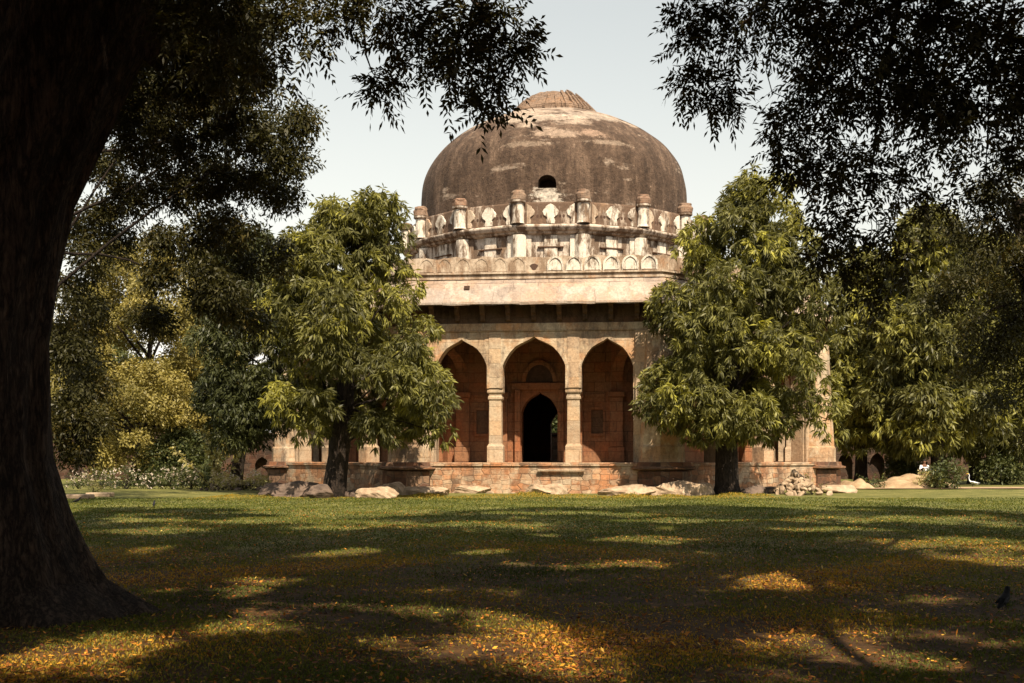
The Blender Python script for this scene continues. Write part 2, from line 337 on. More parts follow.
# plinth: rubble masonry with a top course, one side per part
pl = MB(); pl.loft([octa(A+.62, -.3), octa(A+.60, 1.14), octa(A+.58, 1.14)], cap=True); pl.build('plinth', M['rubble'], tomb)
pt = MB(); pt.loft([octa(A+.66, 1.145), octa(A+.66, ZP)]); pt.build('plinth_top_course', M['rubble'], tomb, bevel=.02)
st = MB(); T = FT(0)
# arch curve: r in 0..1 from crown to jamb, value above springing line
def archz(r, spring, rise):
    xp = [0, .15, .3, .45, .6, .77, .9, .97, 1.0]; fp = [1, .90, .83, .755, .66, .47, .26, .10, 0]
    return spring+rise*np.interp(r, xp, fp)
def arch_wall(mb, T, u0, u1, ztop, zbot, openings, thick, w_out=0, zcut=None):
    """wall from u0..u1, with openings [(uc, hw, zjamb_bottom, spring, rise)]"""
    us = {u0, u1}
    for (uc, hw, zb, sp, rise) in openings:
        for r in (-1, -.985, -.97, -.94, -.9, -.84, -.77, -.68, -.6, -.45, -.3, -.15, 0): us |= {uc+r*hw, uc-r*hw}
    us = sorted(us)
    def bot(a, b_, u):
        mid = (a+b_)/2
        for (uc, hw, zb, sp, rise) in openings:
            if abs(mid-uc) < hw: return float(archz(min(1, abs(u-uc)/hw), sp, rise))
        return zbot
    prev = None
    for a, b_ in zip(us[:-1], us[1:]):
        if b_-a < 1e-5: continue
        za, zb_ = bot(a, b_, a), bot(a, b_, b_)
        v = [T(a, w_out, za), T(b_, w_out, zb_), T(b_, w_out, ztop), T(a, w_out, ztop),
             T(a, w_out-thick, za), T(b_, w_out-thick, zb_), T(b_, w_out-thick, ztop), T(a, w_out-thick, ztop)]
        fs = [(0, 1, 2, 3), (7, 6, 5, 4), (4, 5, 1, 0), (3, 2, 6, 7)]
        if prev is not None and abs(prev-za) > 1e-4:
            lo, hi = min(prev, za), max(prev, za)
            mb.add([T(a, w_out, lo), T(a, w_out, hi), T(a, w_out-thick, hi), T(a, w_out-thick, lo)], [(0, 1, 2, 3)])
        if a == us[0]: fs.append((0, 3, 7, 4))
        if b_ == us[-1]: fs.append((1, 5, 6, 2))
        mb.add(v, fs); prev = zb_
ZT = 9.3; CAPZ = 4.5; HF = 5.0
OPEN = [(0, 1.35, CAPZ, 5.45, 1.27), (-3.14, 1.10, CAPZ, 5.45, 1.18), (3.14, 1.10, CAPZ, 5.45, 1.18)]
def column(k, uc):
    T = FT(k); c = MB()
    def sq(h, z, dw=0): return [T(uc-h, -.36-h, z), T(uc+h, -.36-h, z), T(uc+h, -.36+h, z), T(uc-h, -.36+h, z)]
    c.loft([sq(.35, ZP), sq(.35, 2.0), sq(.31, 2.06), sq(.275, 2.12), sq(.265, 3.98), sq(.31, 4.04), sq(.31, 4.14), sq(.285, 4.17), sq(.285, 4.26), sq(.345, 4.32), sq(.345, CAPZ)])
    c.build('column', M['pale'], tomb, bevel=.012)
for k in range(8):
    T = FT(k)
    mb = MB(); arch_wall(mb, T, -HF, HF, 7.3, CAPZ, OPEN, .72); mb.build('arcade_wall', M['wall'], tomb)
    mb = MB(); mb.box(-HF-.4, HF+.4, -.03, .055, 6.95, 7.3, lambda x, y, z: T(x, y, z)); mb.build('frieze_band', M['wall'], tomb, bevel=.01)
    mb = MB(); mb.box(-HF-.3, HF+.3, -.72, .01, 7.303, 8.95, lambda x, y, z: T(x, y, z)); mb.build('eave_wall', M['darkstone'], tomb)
    # moulded rims round the arches
    for (uc, hw, zb, sp, rise) in OPEN:
        mb = MB(); pts = [(s_*r, float(archz(r, sp, rise))) for s_, rr in ((-1, (1, .985, .97, .94, .9, .84, .77, .68, .6, .45, .3, .15, 0)), (1, (.15, .3, .45, .6, .68, .77, .84, .9, .94, .97, .985, 1))) for r in rr]
        outer = [(s*1.10 if True else s, z+.13*(1-abs(s))+.04) for s, z in pts]
        pts = [(-1, CAPZ)]+pts+[(1, CAPZ)]; outer = [(-1.10, CAPZ)]+outer+[(1.10, CAPZ)]
        r1 = [[T(uc+hw*p[0], .0, p[1]), T(uc+hw*p[0], .035, p[1]), T(uc+hw*q[0], .035, q[1]), T(uc+hw*q[0], .0, q[1])] for p, q in zip(pts, outer)]
        mb.loft(r1, cap=True); mb.build('arch_moulding', M['wall'], tomb)
    for uc in (-1.69, 1.69): column(k, uc)
    for s_ in (-1, 1):
        mb = MB(); a0, a1 = sorted((s_*4.25, s_*5.3))
        mb.box(a0, a1, -.70, -.01, ZP, CAPZ, lambda x, y, z: T(x, y, z)); mb.build('end_pier', M['pale'], tomb)
        mb = MB(); a0, a1 = sorted((s_*4.33, s_*4.80)); mb.box(a0, a1, 0, .14, ZP, 6.94, lambda x, y, z: T(x, y, z)); mb.build('pilaster', M['pale'], tomb, bevel=.02)
    # pilasters above the columns
    for uc in (-1.69, 1.69):
        mb = MB(); mb.box(uc-.26, uc+.26, 0, .03, CAPZ+.02, 6.93, lambda x, y, z: T(x, y, z)); mb.build('pilaster', M['pale'], tomb)
    # inner chamber wall with doorway or niches
    AI = 10.2; H2 = AI*T8
    Ti = lambda u, w_, z: FT(k)(u, w_, z, AI)
    mb = MB()
    if k % 2 == 0:
        arch_wall(mb, Ti, -H2, H2, 7.6, ZP, [(0, .82, ZP, 3.6, .9)], .9)
    else:
        mb.box(-H2, H2, -.9, 0, ZP, 7.6, lambda x, y, z: Ti(x, y, z))
    mb.build('chamber_wall', M['inner'], tomb)
    if k % 2 == 0:
        mb = MB(); ar = [(math.cos(t), math.sin(t)) for t in np.linspace(0, math.pi, 15)]
        mb.loft([[Ti(.62*c_, .012, 4.95+.8*s2), Ti(.62*c_, .10, 4.95+.8*s2), Ti(.80*c_, .10, 4.95+1.0*s2), Ti(.80*c_, .012, 4.95+1.0*s2)] for c_, s2 in ar]); mb.build('fanlight_surround', M['inner'], tomb)
        mb = MB(); mb.add([Ti(.62*c_, .02, 4.95+.8*s2) for c_, s2 in ar], [tuple(range(len(ar)))]); mb.build('fanlight_shade', M['black'], tomb)
        mb = MB(); mb.box(-1.25, 1.25, .004, .16, 4.62, 4.9, lambda x, y, z: Ti(x, y, z)); mb.build('lintel', M['inner'], tomb)
        for s_ in (-1, 1):
            mb = MB(); a0, a1 = sorted((s_*.86, s_*1.12)); mb.box(a0, a1, .004, .22, ZP, 4.6, lambda x, y, z: Ti(x, y, z)); mb.build('door_jamb', M['inner'], tomb, bevel=.02)
    for s_ in (-1, 1):      # inner pilasters and niche frames, the flat panel coloured dark for recess shade
        mb = MB(); a0, a1 = sorted((s_*1.45, s_*1.95)); mb.box(a0, a1, .004, .30, ZP, CAPZ, lambda x, y, z: Ti(x, y, z))
        mb.box(a0-.06, a1+.06, .302, .36, CAPZ-.3, CAPZ, lambda x, y, z: Ti(x, y, z)); mb.build('inner_pilaster', M['inner'], tomb, bevel=.02)
        mb = MB(); a0, a1 = sorted((s_*3.2, s_*3.8)); mb.box(a0, a1, .004, .34, 2.0, CAPZ-.25, lambda x, y, z: Ti(x, y, z)); mb.box(a0-.06, a1+.06, .004, .40, ZP+.004, 1.99, lambda x, y, z: Ti(x, y, z)); mb.box(a0-.07, a1+.07, .004, .42, CAPZ-.24, CAPZ, lambda x, y, z: Ti(x, y, z)); mb.build('inner_pilaster', M['inner'], tomb, bevel=.02)
        mb = MB(); mb.box(-H2 if s_ < 0 else 1.96, -1.96 if s_ < 0 else H2, .004, .05, 4.28, 4.40, lambda x, y, z: Ti(x, y, z)); mb.build('inner_moulding', M['inner'], tomb)
        mb = MB(); c0 = s_*2.62
        mb.box(c0-.26, c0+.26, .004, .006, 2.62, 3.68, lambda x, y, z: Ti(x, y, z)); mb.build('niche_shade_panel', M['darkstone'], tomb)
        mb = MB()
        for (x0, x1, z0, z1) in ((-.36, -.27, 2.6, 3.7), (.27, .36, 2.6, 3.7), (-.36, .36, 3.703, 3.8), (-.36, .36, 2.5, 2.597)):
            mb.box(c0+x0, c0+x1, .004, .09, z0, z1, lambda x, y, z: Ti(x, y, z))
        mb.build('niche_frame', M['inner'], tomb)
        # cross arch from the column to the chamber wall
        for uo, ui in ((s_*1.69, s_*1.69), (s_*4.55, s_*3.5)):
            mb = MB(); ws = np.linspace(0, 1, 15)
            for a, b_ in zip(ws[:-1], ws[1:]):
                wa, wb = -.72-(A-.72-AI)*a, -.72-(A-.72-AI)*b_
                za, zb_ = [float(archz(abs(2*q-1), 5.2, 1.2)) if 0 < q < 1 else CAPZ for q in (a, b_)]
                ua, ub = uo+(ui-uo)*a, uo+(ui-uo)*b_
                mb.add([T(ua-.25, wa, za), T(ub-.25, wb, zb_), T(ub-.25, wb, 7.58), T(ua-.25, wa, 7.58), T(ua+.25, wa, za), T(ub+.25, wb, zb_), T(ub+.25, wb, 7.58), T(ua+.25, wa, 7.58)],
                       [(0, 1, 2, 3), (7, 6, 5, 4), (0, 4, 5, 1)])
            mb.build('cross_arch', M['inner'], tomb)
# ceiling / roof slab
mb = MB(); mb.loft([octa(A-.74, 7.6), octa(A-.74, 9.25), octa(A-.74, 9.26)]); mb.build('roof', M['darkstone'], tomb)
fl = MB(); fl.loft([octa(9.4, ZP+.003), octa(9.4, ZP+.02)]); fl.build('floor', M['inner'], tomb)
# corner buttresses: sloping, half octagonal, on a projecting moulded base
for k in range(8):
    a = k*math.pi/4+math.pi/8-math.pi/2; Rr = A/math.cos(math.pi/8)
    cx, cy = math.cos(a)*(Rr-.25), math.sin(a)*(Rr-.25)
    m_ = MB()
    r8 = lambda r, z: [(cx+r*math.cos(a+t), cy+r*math.sin(a+t), z) for t in [math.pi/8+j*math.pi/4 for j in range(8)]]
    m_.loft([r8(1.08, ZP-.02), r8(1.06, 2.0), r8(1.0, 2.05), r8(.86, 4.5), r8(.74, 6.94)]); m_.build('buttress', M['wall'], tomb, bevel=.02)
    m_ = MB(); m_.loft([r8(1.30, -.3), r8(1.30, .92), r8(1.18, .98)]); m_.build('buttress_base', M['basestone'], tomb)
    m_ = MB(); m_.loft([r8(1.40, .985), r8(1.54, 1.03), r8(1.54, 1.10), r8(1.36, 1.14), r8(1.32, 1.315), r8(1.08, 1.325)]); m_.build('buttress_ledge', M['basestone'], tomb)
# chhajja: sloping slabs on brackets
for k in range(8):
    T = FT(k)
    def edge(p, z): return ((A+p)*T8, p, z)
    mb = MB(); e0, e1, e2 = edge(.93, 8.1), edge(.5, 8.75), edge(.03, 9.22)
    for s_ in (0,):
        pts = []
        for (h, p, z) in (e0, e1, e2): pts.append([T(-h, p, z), T(h, p, z)])
        under = [[T(-(A+p)*T8, p, z), T((A+p)*T8, p, z)] for p, z in ((.93, 7.99), (.5, 8.60), (.03, 9.05))]
        nseg = 24
        rows = []
        prof = [(.03, 9.05), (.5, 8.58), (.93, 7.985), (.945, 8.10), (.52, 8.72), (.51, 8.76), (.03, 9.20)]
        for i in range(nseg+1):
            q = -1+2*i/nseg
            rows.append([T(q*(A+p)*T8, p, z+.012*math.sin(i*2.1+k)) for p, z in prof])
        mb.loft(rows)
    mb.build('eave', M['slab'], tomb)
    if k in (0, 1, 2, 6, 7):
        h0 = (A+.5)*T8; cuts = [-1+2*i/11+(random.uniform(-.02, .02) if 0 < i < 11 else 0) for i in range(12)]
        for qa, qb in zip(cuts[:-1], cuts[1:]):
            l_ = random.uniform(.004, .03); e_ = .96+random.uniform(-.03, .02); g_ = .0012
            mb = MB(); mb.loft([[T(q*(A+.50)*T8, .50, 8.765+l_), T(q*(A+e_)*T8, e_, 8.095+l_), T(q*(A+e_)*T8, e_+.005, 8.02), T(q*(A+e_)*T8, e_-.06, 8.0), T(q*(A+.50)*T8, .50, 8.65)] for q in (qa+g_, qb-g_)])
            mb.build('eave_slab', M['slab2'], tomb)
    for i in range(9):
        u = -4.4+i*1.1; mb = MB()
        prof = [(.015, 7.35), (.16, 7.42), (.22, 7.62), (.42, 7.72), (.50, 7.92), (.70, 8.02), (.72, 8.2), (.015, 8.9)]
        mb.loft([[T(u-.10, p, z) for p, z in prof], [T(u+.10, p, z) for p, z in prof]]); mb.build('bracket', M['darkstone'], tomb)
    mb = MB()
    for z0, z1, p in ((9.203, 9.30, .10), (9.302, 9.42, .05), (9.422, 9.5, .13)):
        h0 = (A+p)*T8; mb.add([T(-h0, p, z0), T(h0, p, z0), T(h0, p, z1), T(-h0, p, z1), T(-h0+.3, -.5, z0), T(h0-.3, -.5, z0), T(h0-.3, -.5, z1), T(-h0+.3, -.5, z1)],
               [(0, 1, 2, 3), (3, 2, 6, 7), (1, 0, 4, 5)])
    mb.build('cornice', M['parapet'], tomb)
    # parapet with merlons in relief
    mb = MB(); p = .0
    n_ = 26
    tops = [10.14+.05*math.sin(i*1.7+k)+.03*math.sin(i*4.1) for i in range(n_+1)]
    rows = [[T(-1*(A+p)*T8+2*(A+p)*T8*i/n_, p, 9.503), T((-1+2*i/n_)*(A+p)*T8, p, tops[i]), T((-1+2*i/n_)*(A+p-.4)*T8, p-.4, tops[i]), T((-1+2*i/n_)*(A+p-.4)*T8, p-.4, 9.503)] for i in range(n_+1)]
    mb.loft(rows); par = mb.build('parapet', M['parapet'], tomb)
    for i in range(13):
        u = -4.8+i*.8; white = (k == 0 and i in (7, 8, 9, 10, 11, 12))
        if k == 0 and i == 6: continue
        if k in (3, 4, 5): continue
        mb = MB(); hw = .36; ow = .05
        hgt = 0.66
        out = [(-hw, 0), (-hw, .3), (-hw*.93, .42), (-hw*.72, .53), (-hw*.4, .61), (0, hgt), (hw*.4, .61), (hw*.72, .53), (hw*.93, .42), (hw, .3), (hw, 0)]
        inn = [(x*.78, max(.05, z-.07)) for x, z in out]
        uu = u+(.12 if k == 0 else 0)
        dp = .07 if white else .035
        for q in range(len(out)-1):
            a_, b_, c_, d_ = out[q], out[q+1], inn[q+1], inn[q]
            mb.add([T(uu+x, w_, 9.505+z) for w_ in (p+dp,) for x, z in (a_, b_, c_, d_)]+[T(uu+a_[0], p, 9.505+a_[1]), T(uu+b_[0], p, 9.505+b_[1]), T(uu+d_[0], p+dp*.4, 9.505+d_[1]), T(uu+c_[0], p+dp*.4, 9.505+c_[1])],
                   [(0, 1, 2, 3), (0, 1, 5, 4), (3, 2, 7, 6)])
        mb.add([T(uu+x, p+dp*.4, 9.505+z) for x, z in inn], [tuple(range(len(inn)))])
        mo = mb.build('merlon', M['white'] if white else M['parapet'], par)
# drum: sixteen sides
DR = 8.0; NA = 16; a_off = math.radians(-90+8+5.8)
def r16(r, z, sub=1, jit=0):
    return ring(r, z, NA, a_off)
mb = MB(); mb.loft([r16(7.75, 9.0), r16(7.75, 12.15)]); mb.build('drum_wall', M['mid'], tomb)
mb = MB(); mb.loft([r16(7.8, 12.153), r16(7.95, 12.22), r16(7.98, 12.30), r16(8.12, 12.34), r16(8.22, 12.48), r16(8.22, 12.56), r16(8.0, 12.64), r16(7.2, 12.65)]); mb.build('drum_cornice', M['mid'], tomb, bevel=.015)
mb = MB(); mb.loft([r16(7.95, 12.653), r16(7.95, 13.62), r16(7.92, 13.70), r16(7.62, 13.70), r16(7.58, 12.653)]); dpar = mb.build('drum_parapet', M['brown'], tomb)
for j in range(NA):
    a0 = a_off+2*math.pi*j/NA; a1 = a0+2*math.pi/NA; am = (a0+a1)/2
    ap = math.cos(math.pi/NA)
    def Q(u, w_, z, r):   # panel coordinates: u along the panel, w outwards
        d = r*ap+w_; return (d*math.cos(am)-u*math.sin(am), d*math.sin(am)+u*math.cos(am), z)
    # corner turret
    tx, ty = 8.0*math.cos(a0), 8.0*math.sin(a0); rr = random.random()
    mb = MB(); mb.loft([ring(.33, 12.65, 12, a0, tx, ty), ring(.30, 12.75, 12, a0, tx, ty), ring(.28, 13.6, 12, a0, tx, ty)]); t_ = mb.build('turret', M['white'], tomb)
    mb = MB(); mb.loft([ring(.30, 13.603, 12, a0, tx, ty), ring(.38, 13.66, 12, a0, tx, ty), ring(.38, 13.71, 12, a0, tx, ty), ring(.38, 13.75, 12, a0, tx, ty)]); mb.build('ring_moulding', M['mid'], t_)
    mb = MB(); h = .16+.30*rr; rj = [1+.4*(random.random()-.5) for _ in range(12)]
    mb.loft([ring(.37, 13.753, 12, a0, tx, ty), ring(.36, 13.8+h*.5, 12, a0, tx, ty, rj), ring(.33, 13.8+h*.75, 12, a0, tx, ty), ring(.30 if rr > .4 else .16, 13.8+h, 12, a0, tx, ty, rj)]); mb.build('broken_cap', M['brick'], t_, bevel=.02)
    # lower drum pilasters
    for u, hw, m_ in ((0, .32, 'white'), (-1.12, .20, 'mid'), (1.12, .20, 'white')):
        mb = MB(); mb.box(u-hw, u+hw, .003, .09, 9.2, 12.14, lambda x, y, z: Q(x, y, z, 7.75)); mb.build('drum_pilaster', M[m_], tomb, bevel=.015)
    mb = MB(); mb.box(-.62, .62, .004, .13, 11.55, 11.60, lambda x, y, z: Q(x, y, z, 7.75)); mb.build('ledge_shadow_strip', M['darkstone'], tomb)  # thin dark strip painting the shadow line of a ledge
    mb = MB(); mb.loft([ring(.38, 9.2, 10, a0, 7.72*math.cos(a0), 7.72*math.sin(a0)), ring(.38, 12.14, 10, a0, 7.72*math.cos(a0), 7.72*math.sin(a0))]); mb.build('corner_shaft', M['white'], tomb)
    # ornament of the drum parapet: a lobed white motif in the middle, halves at the sides
    def motif(mb, uc, s0, s1, sc_=1):
        o = [(.20, 0), (.22, .12), (.17, .28), (.24, .34), (.36, .42), (.40, .56), (.34, .68), (.26, .74), (.24, .82), (.10, .90), (0, .94)]
        L = [(-x, z) for x, z in o] if s0 else [(0, z) for x, z in o]
        R = [(x, z) for x, z in o] if s1 else [(0, z) for x, z in o]
        rows = [[Q(uc+l[0], .004, 12.66+l[1], 7.95), Q(uc+l[0]*.9, .07, 12.66+l[1], 7.95), Q(uc+r[0]*.9, .07, 12.66+r[1], 7.95), Q(uc+r[0], .004, 12.66+r[1], 7.95)] for l, r in zip(L, R)]
        mb.loft(rows)
    mb = MB(); motif(mb, 0, 1, 1); mb.build('parapet_ornament', M['white'], dpar)
    mb = MB(); motif(mb, -1.14, 0, 1); mb.build('parapet_half_ornament', M['parapet'], dpar)
    mb = MB(); motif(mb, 1.14, 1, 0); mb.build('parapet_half_ornament', M['white'], dpar)
    mb = MB()
    for u in (-.62, -.45, .45, .62):
        mb.loft([[Q(u+.06*math.cos(t), w_, 13.02+.08*math.sin(t), 7.95) for t in np.linspace(0, 2*math.pi, 9)[:-1]] for w_ in (-.02, .006)])
    mb.build('parapet_hole_shade', M['black'], dpar)
# dome
R_, Z0, H_, P_, Q_ = 7.14, 14.77, 5.54, 2.95, 1.33
def dome_r(z):
    t = max(0, (z-Z0)/H_); return R_*(1-min(1, t)**P_)**(1/Q_)
NU, NV = 288, 110
zs = np.concatenate([np.linspace(12.6, Z0, 26), Z0+H_*np.sin(np.linspace(0, math.pi/2, NV-25))[1:]])
hole_a = math.radians(-90+5.8)-math.radians(4.7); hz0, hz1, hhw = 14.55, 15.22, .45
vs = []; fs = []
for i, z in enumerate(zs):
    r = max(.01, dome_r(z))
    for j in range(NU):
        a = 2*math.pi*j/NU
        d = .035*math.sin(3*a+1)*math.sin(z*1.1)+.02*math.sin(9*a+z)+.012*math.sin(23*a-3*z)
        vs.append(((r+d)*math.cos(a), (r+d)*math.sin(a), z+(.03*math.sin(5*a) if i < len(zs)-1 else 0)))
def in_hole(a, z):
    da = (a-hole_a+math.pi) % (2*math.pi)-math.pi; u = da*7.1
    return abs(u) < .62 and 14.35 < z < 15.4
    if z < hz0 or z > hz1: return False
    return abs(u) < hhw*(1 if z < hz0+.3 else math.sqrt(max(0, 1-((z-hz0-.3)/(hz1-hz0-.3))**2)))
for i in range(len(zs)-1):
    for j in range(NU):
        if in_hole(2*math.pi*(j+.5)/NU, (zs[i]+zs[i+1])/2): continue
        fs.append((i*NU+j, i*NU+(j+1) % NU, (i+1)*NU+(j+1) % NU, (i+1)*NU+j))
mb = MB(); mb.v = vs; mb.f = fs; mb.build('dome', M['dome'], tomb, smooth=True)
mb = MB(); ca, sa = math.cos(hole_a), math.sin(hole_a)
def HT(u, w_, z, r=7.14): d = r+w_; return (d*ca-u*sa, d*sa+u*ca, z)
arc = [(-.44, 14.50)]+[(.44*math.cos(t), 14.76+.38*math.sin(t)) for t in np.linspace(math.pi, 0, 9)]+[(.44, 14.50)]
arc2 = [(x*1.12, z+(.05 if z > 14.6 else 0)) for x, z in arc]
mb.loft([[HT(x, .05, z), HT(x2, .03, z2), HT(x, -1.3, z)] for (x, z), (x2, z2) in zip(arc, arc2)], close=True, cap=False)
mb.build('window_reveal', M['dome'], tomb)
mb = MB(); oo = []
for x, z in arc:
    vx, vz = x/.5, (z-14.85)/.42; m_x = max(abs(vx), abs(vz), 1e-6); oo.append((vx/m_x*.74, 14.85+vz/m_x*.66))
mb.loft([[HT(x, .045, z), HT(x2, -.02, z2), HT(x2, -.3, z2), HT(x, -.3, z)] for (x, z), (x2, z2) in zip(arc+arc[:1], oo+oo[:1])], cap=False)
mb.build('window_surround', M['dome'], tomb)
mb = MB(); mb.add([HT(x, -1.25, z) for x, z in arc], [tuple(range(len(arc)))]); mb.build('window_opening_shade', M['black'], tomb)
# broken lotus base on top
zb = 19.92
mb = MB(); n = 40; rj = lambda s: [1+s*(random.random()-.5) for _ in range(n)]
mb.loft([ring(2.5, zb-.5, n), ring(2.42, zb+.02, n, rj=rj(.08)), ring(2.32, zb+.18, n, rj=rj(.06)), ring(2.05, zb+.4, n, rj=rj(.08)), ring(1.70, zb+.74, n, rj=rj(.1)), ring(1.36, zb+1.04, n, rj=rj(.12)), ring(1.02, zb+1.2, n, rj=rj(.2)), ring(.4, zb+1.28, n, rj=rj(.2))])
mb.build('finial_base', M['lotus'], tomb)
for i in range(46):
    a = 2*math.pi*i/46+random.random()*.06
    if random.random() < .3: continue
    mb = MB(); c_, s_ = math.cos(a), math.sin(a); l0 = random.uniform(0, .25)
    pr = [(2.45, zb+.05), (2.1, zb+.42), (1.76, zb+.77), (1.42, zb+1.07), (1.08, zb+1.27)][:random.choice((2, 3, 3, 4, 5))]
    wd = random.uniform(.05, .10)
    mb.loft([[(r*c_-u*s_, r*s_+u*c_, z+dz) for u, dz in ((-wd, -.12), (-wd*.8, .06), (wd*.8, .06), (wd, -.12))] for r, z in pr]); mb.build('lotus_petal', M['lotus'], tomb)

# hole and scar in the parapet
T = FT(0); mb = MB(); mb.loft([[T(.0+.16*math.cos(t)*(1+.3*math.sin(3*t)), w_, 9.72+.14*math.sin(t)) for t in np.linspace(0, 2*math.pi, 12)[:-1]] for w_ in (-.02, .012)]); mb.build('parapet_hole_shade', M['black'], tomb)
mb = MB(); mb.box(-2.95, -2.72, .42, .60, 8.70, 8.86, lambda x, y, z: T(x, y, z)); mb.build('slab_hole_shade', M['black'], tomb)
# worn steps/ledge in front of the centre
mb = MB(); mb.box(.2, 2.2, .664, .78, .93, 1.02, lambda x, y, z: T(x, y, z)); mb.build('step_ledge', M['pale'], tomb, bevel=.02)

# ------------------------------------------------------------------ boulders along the plinth
def boulder(loc, w_, d, h, m_, seed, label):
    import bmesh
    rs = np.random.default_rng(seed); bm = bmesh.new(); bmesh.ops.create_icosphere(bm, subdivisions=4, radius=1)
    cut = rs.uniform(.58, .72); ph = rs.uniform(0, 6, (6, 3)); fr = rs.uniform(1.2, 3.6, (6, 3))
    pl_ = rs.normal(size=(13, 3)); pl_ /= np.linalg.norm(pl_, axis=1)[:, None]
    for v in bm.verts:
        p = np.array(v.co); 
        for q in pl_:
            d_ = p@q
            if d_ > cut: p = p-q*(d_-cut)*.92
        p = p*(1.12+.035*sum(math.sin(float(fr[i]@p)*(2+2*i)+ph[i, 0])/(1+.5*i) for i in range(5)))
        p[2] = max(p[2], -.35)
        v.co = (p[0]*w_/2, p[1]*d/2, (p[2]+.3)*h/1.15)
    me = bpy.data.meshes.new('boulder'); bm.to_mesh(me); bm.free(); me.materials.append(m_)
    o = bpy.data.objects.new('boulder', me); C.objects.link(o); o.location = loc; o.rotation_euler = (0, 0, rs.uniform(-.3, .3))
    tag(o, label, 'boulder', 'boulders lying along the foot of the tomb'); return o
BL = [  # x, y bottom, width px, height px, dark, label
 (276, 495, 24, 12, 1, 'low dark rock at the left end of the row of rocks'),
 (300, 497, 40, 15, 1, 'long dark flat rock just left of the leaning trunk'),
 (322, 498, 24, 13, 1, 'dark rock touching the left side of the leaning trunk'),
 (357, 497, 20, 10, 1, 'small dark rock just right of the leaning trunk'),
 (378, 498, 26, 13, 0, 'pale angular rock right of the leaning trunk, in front of a rounded one'),
 (391, 494, 18, 13, 0, 'rounded pale rock leaning behind the angular one'),
 (367, 490, 12, 7, 0, 'small pale rock perched behind the angular one'),
 (404, 492, 10, 9, 1, 'small dark rock in the gap left of the long pale ledge'),
 (424, 495, 32, 10, 0, 'long low pale rock starting the ledge under the left arch'),
 (446, 492, 30, 11, 0, 'pale flat rock below the left arch'),
 (470, 493, 28, 9, 0, 'pale low rock below the left column'),
 (492, 493, 22, 9, 0, 'pale low rock partly in grass left of the doorway axis'),
 (514, 493, 26, 9, 0, 'pale low rock in grass below the central arch'),
 (538, 494, 22, 10, 0, 'tawny rock below the middle of the central arch'),
 (556, 494, 18, 11, 0, 'orange brown block below the right column'),
 (574, 492, 16, 9, 1, 'dark wedge of rock between paler ones under the right column'),
 (594, 493, 34, 12, 0, 'bright slanting slab of rock under the right arch'),
 (628, 495, 34, 11, 0, 'broad pale rock left of the big double rock'),
 (660, 495, 24, 9, 0, 'low pale rock tucked left of the rounded one'),
 (678, 495, 34, 13, 0, 'broad rounded pale rock below the right buttress'),
 (696, 495, 24, 14, 0, 'tall rounded pale rock at the right end of the pale row'),
 (752, 495, 22, 10, 1, 'dark rock just right of the right trunk'),
 (770, 494, 20, 9, 1, 'dark rock left of the rubble heap'),
 (836, 493, 24, 10, 0, 'grey block of stone at the right corner of the tomb'),
]
for i, (x, y, wp, hp, dk, lb) in enumerate(BL):
    Y = EYE*F/(y-YH); boulder((gx(x, Y), Y, -.03), wp/F*Y*(1.6 if not dk else 1.3), wp/F*Y*.9, hp/F*Y*.92, M['rockdark' if dk else 'rock'], 100+i, lb)
# rubble heap by the right oblique side
import bmesh
def heap(name, cxp, Y, w_, h, n, m_, label, cat, seed, size=.22, gy=1.5):
    rs = np.random.default_rng(seed); bm = bmesh.new(); cx = gx(cxp, Y)
    for i in range(n):
        u, v = rs.normal(0, .38), rs.normal(0, .38)
        z = max(0, h*(1-min(1, (u*u+v*v)**.5)))
        r = size*rs.uniform(.5, 1.3)
        ret = bmesh.ops.create_icosphere(bm, subdivisions=1, radius=r)
        Mx = Matrix.Translation((u*w_, v*gy, z*rs.uniform(.6, 1)))@Matrix.Rotation(rs.uniform(0, 6), 4, Vector(rs.normal(size=3)))@Matrix.Diagonal((1.2, .8, .6, 1))
        bmesh.ops.transform(bm, matrix=Mx, verts=ret['verts'])
    me = bpy.data.meshes.new(name); bm.to_mesh(me); bm.free(); me.materials.append(m_)
    o = bpy.data.objects.new(name, me); C.objects.link(o); o.location = (cx, Y, .05); tag(o, label, cat, kind='stuff')
heap('rubble_heap', 797, 47.5, 1.0, .9, 190, M['rock'], 'heap of loose pale stones against the right side of the tomb', 'rubble', 5, .16)
heap('leaf_strewn_stones', 250, 54, 2.2, .35, 60, M['rockdark'], 'scattered dark stones left of the tomb corner', 'rubble', 6, .2)
def mound(name, cxp, Y, w_, d, h, m_, label, seed):
    rs = np.random.default_rng(seed); n = 40; vs = []; fs = []
    for i in range(n):
        for j in range(n):
            u, v = -1+2*i/(n-1), -1+2*j/(n-1); r2 = u*u+v*v
            z = h*max(0, 1-r2)**1.3*(1+.35*math.sin(5*u+seed)*math.sin(4*v)+.12*math.sin(14*u+3*v))-.05
            vs.append((u*w_, v*d, z))
    for i in range(n-1):
        for j in range(n-1): fs.append((i*n+j, (i+1)*n+j, (i+1)*n+j+1, i*n+j+1))
    mb = MB(); mb.v = vs; mb.f = fs; o = mb.build(name, m_, smooth=True); o.location = (gx(cxp, Y), Y, 0); tag(o, label, 'mound', kind='structure')
mound('earth_mound', 912, 58, 2.6, 2.0, .62, M['earth'], 'low mound of dry orange earth right of the tomb', 2)
mound('earth_mound', 855, 56.5, 1.2, 1.2, .45, M['earth'], 'small earth hump by the right corner of the tomb', 4)

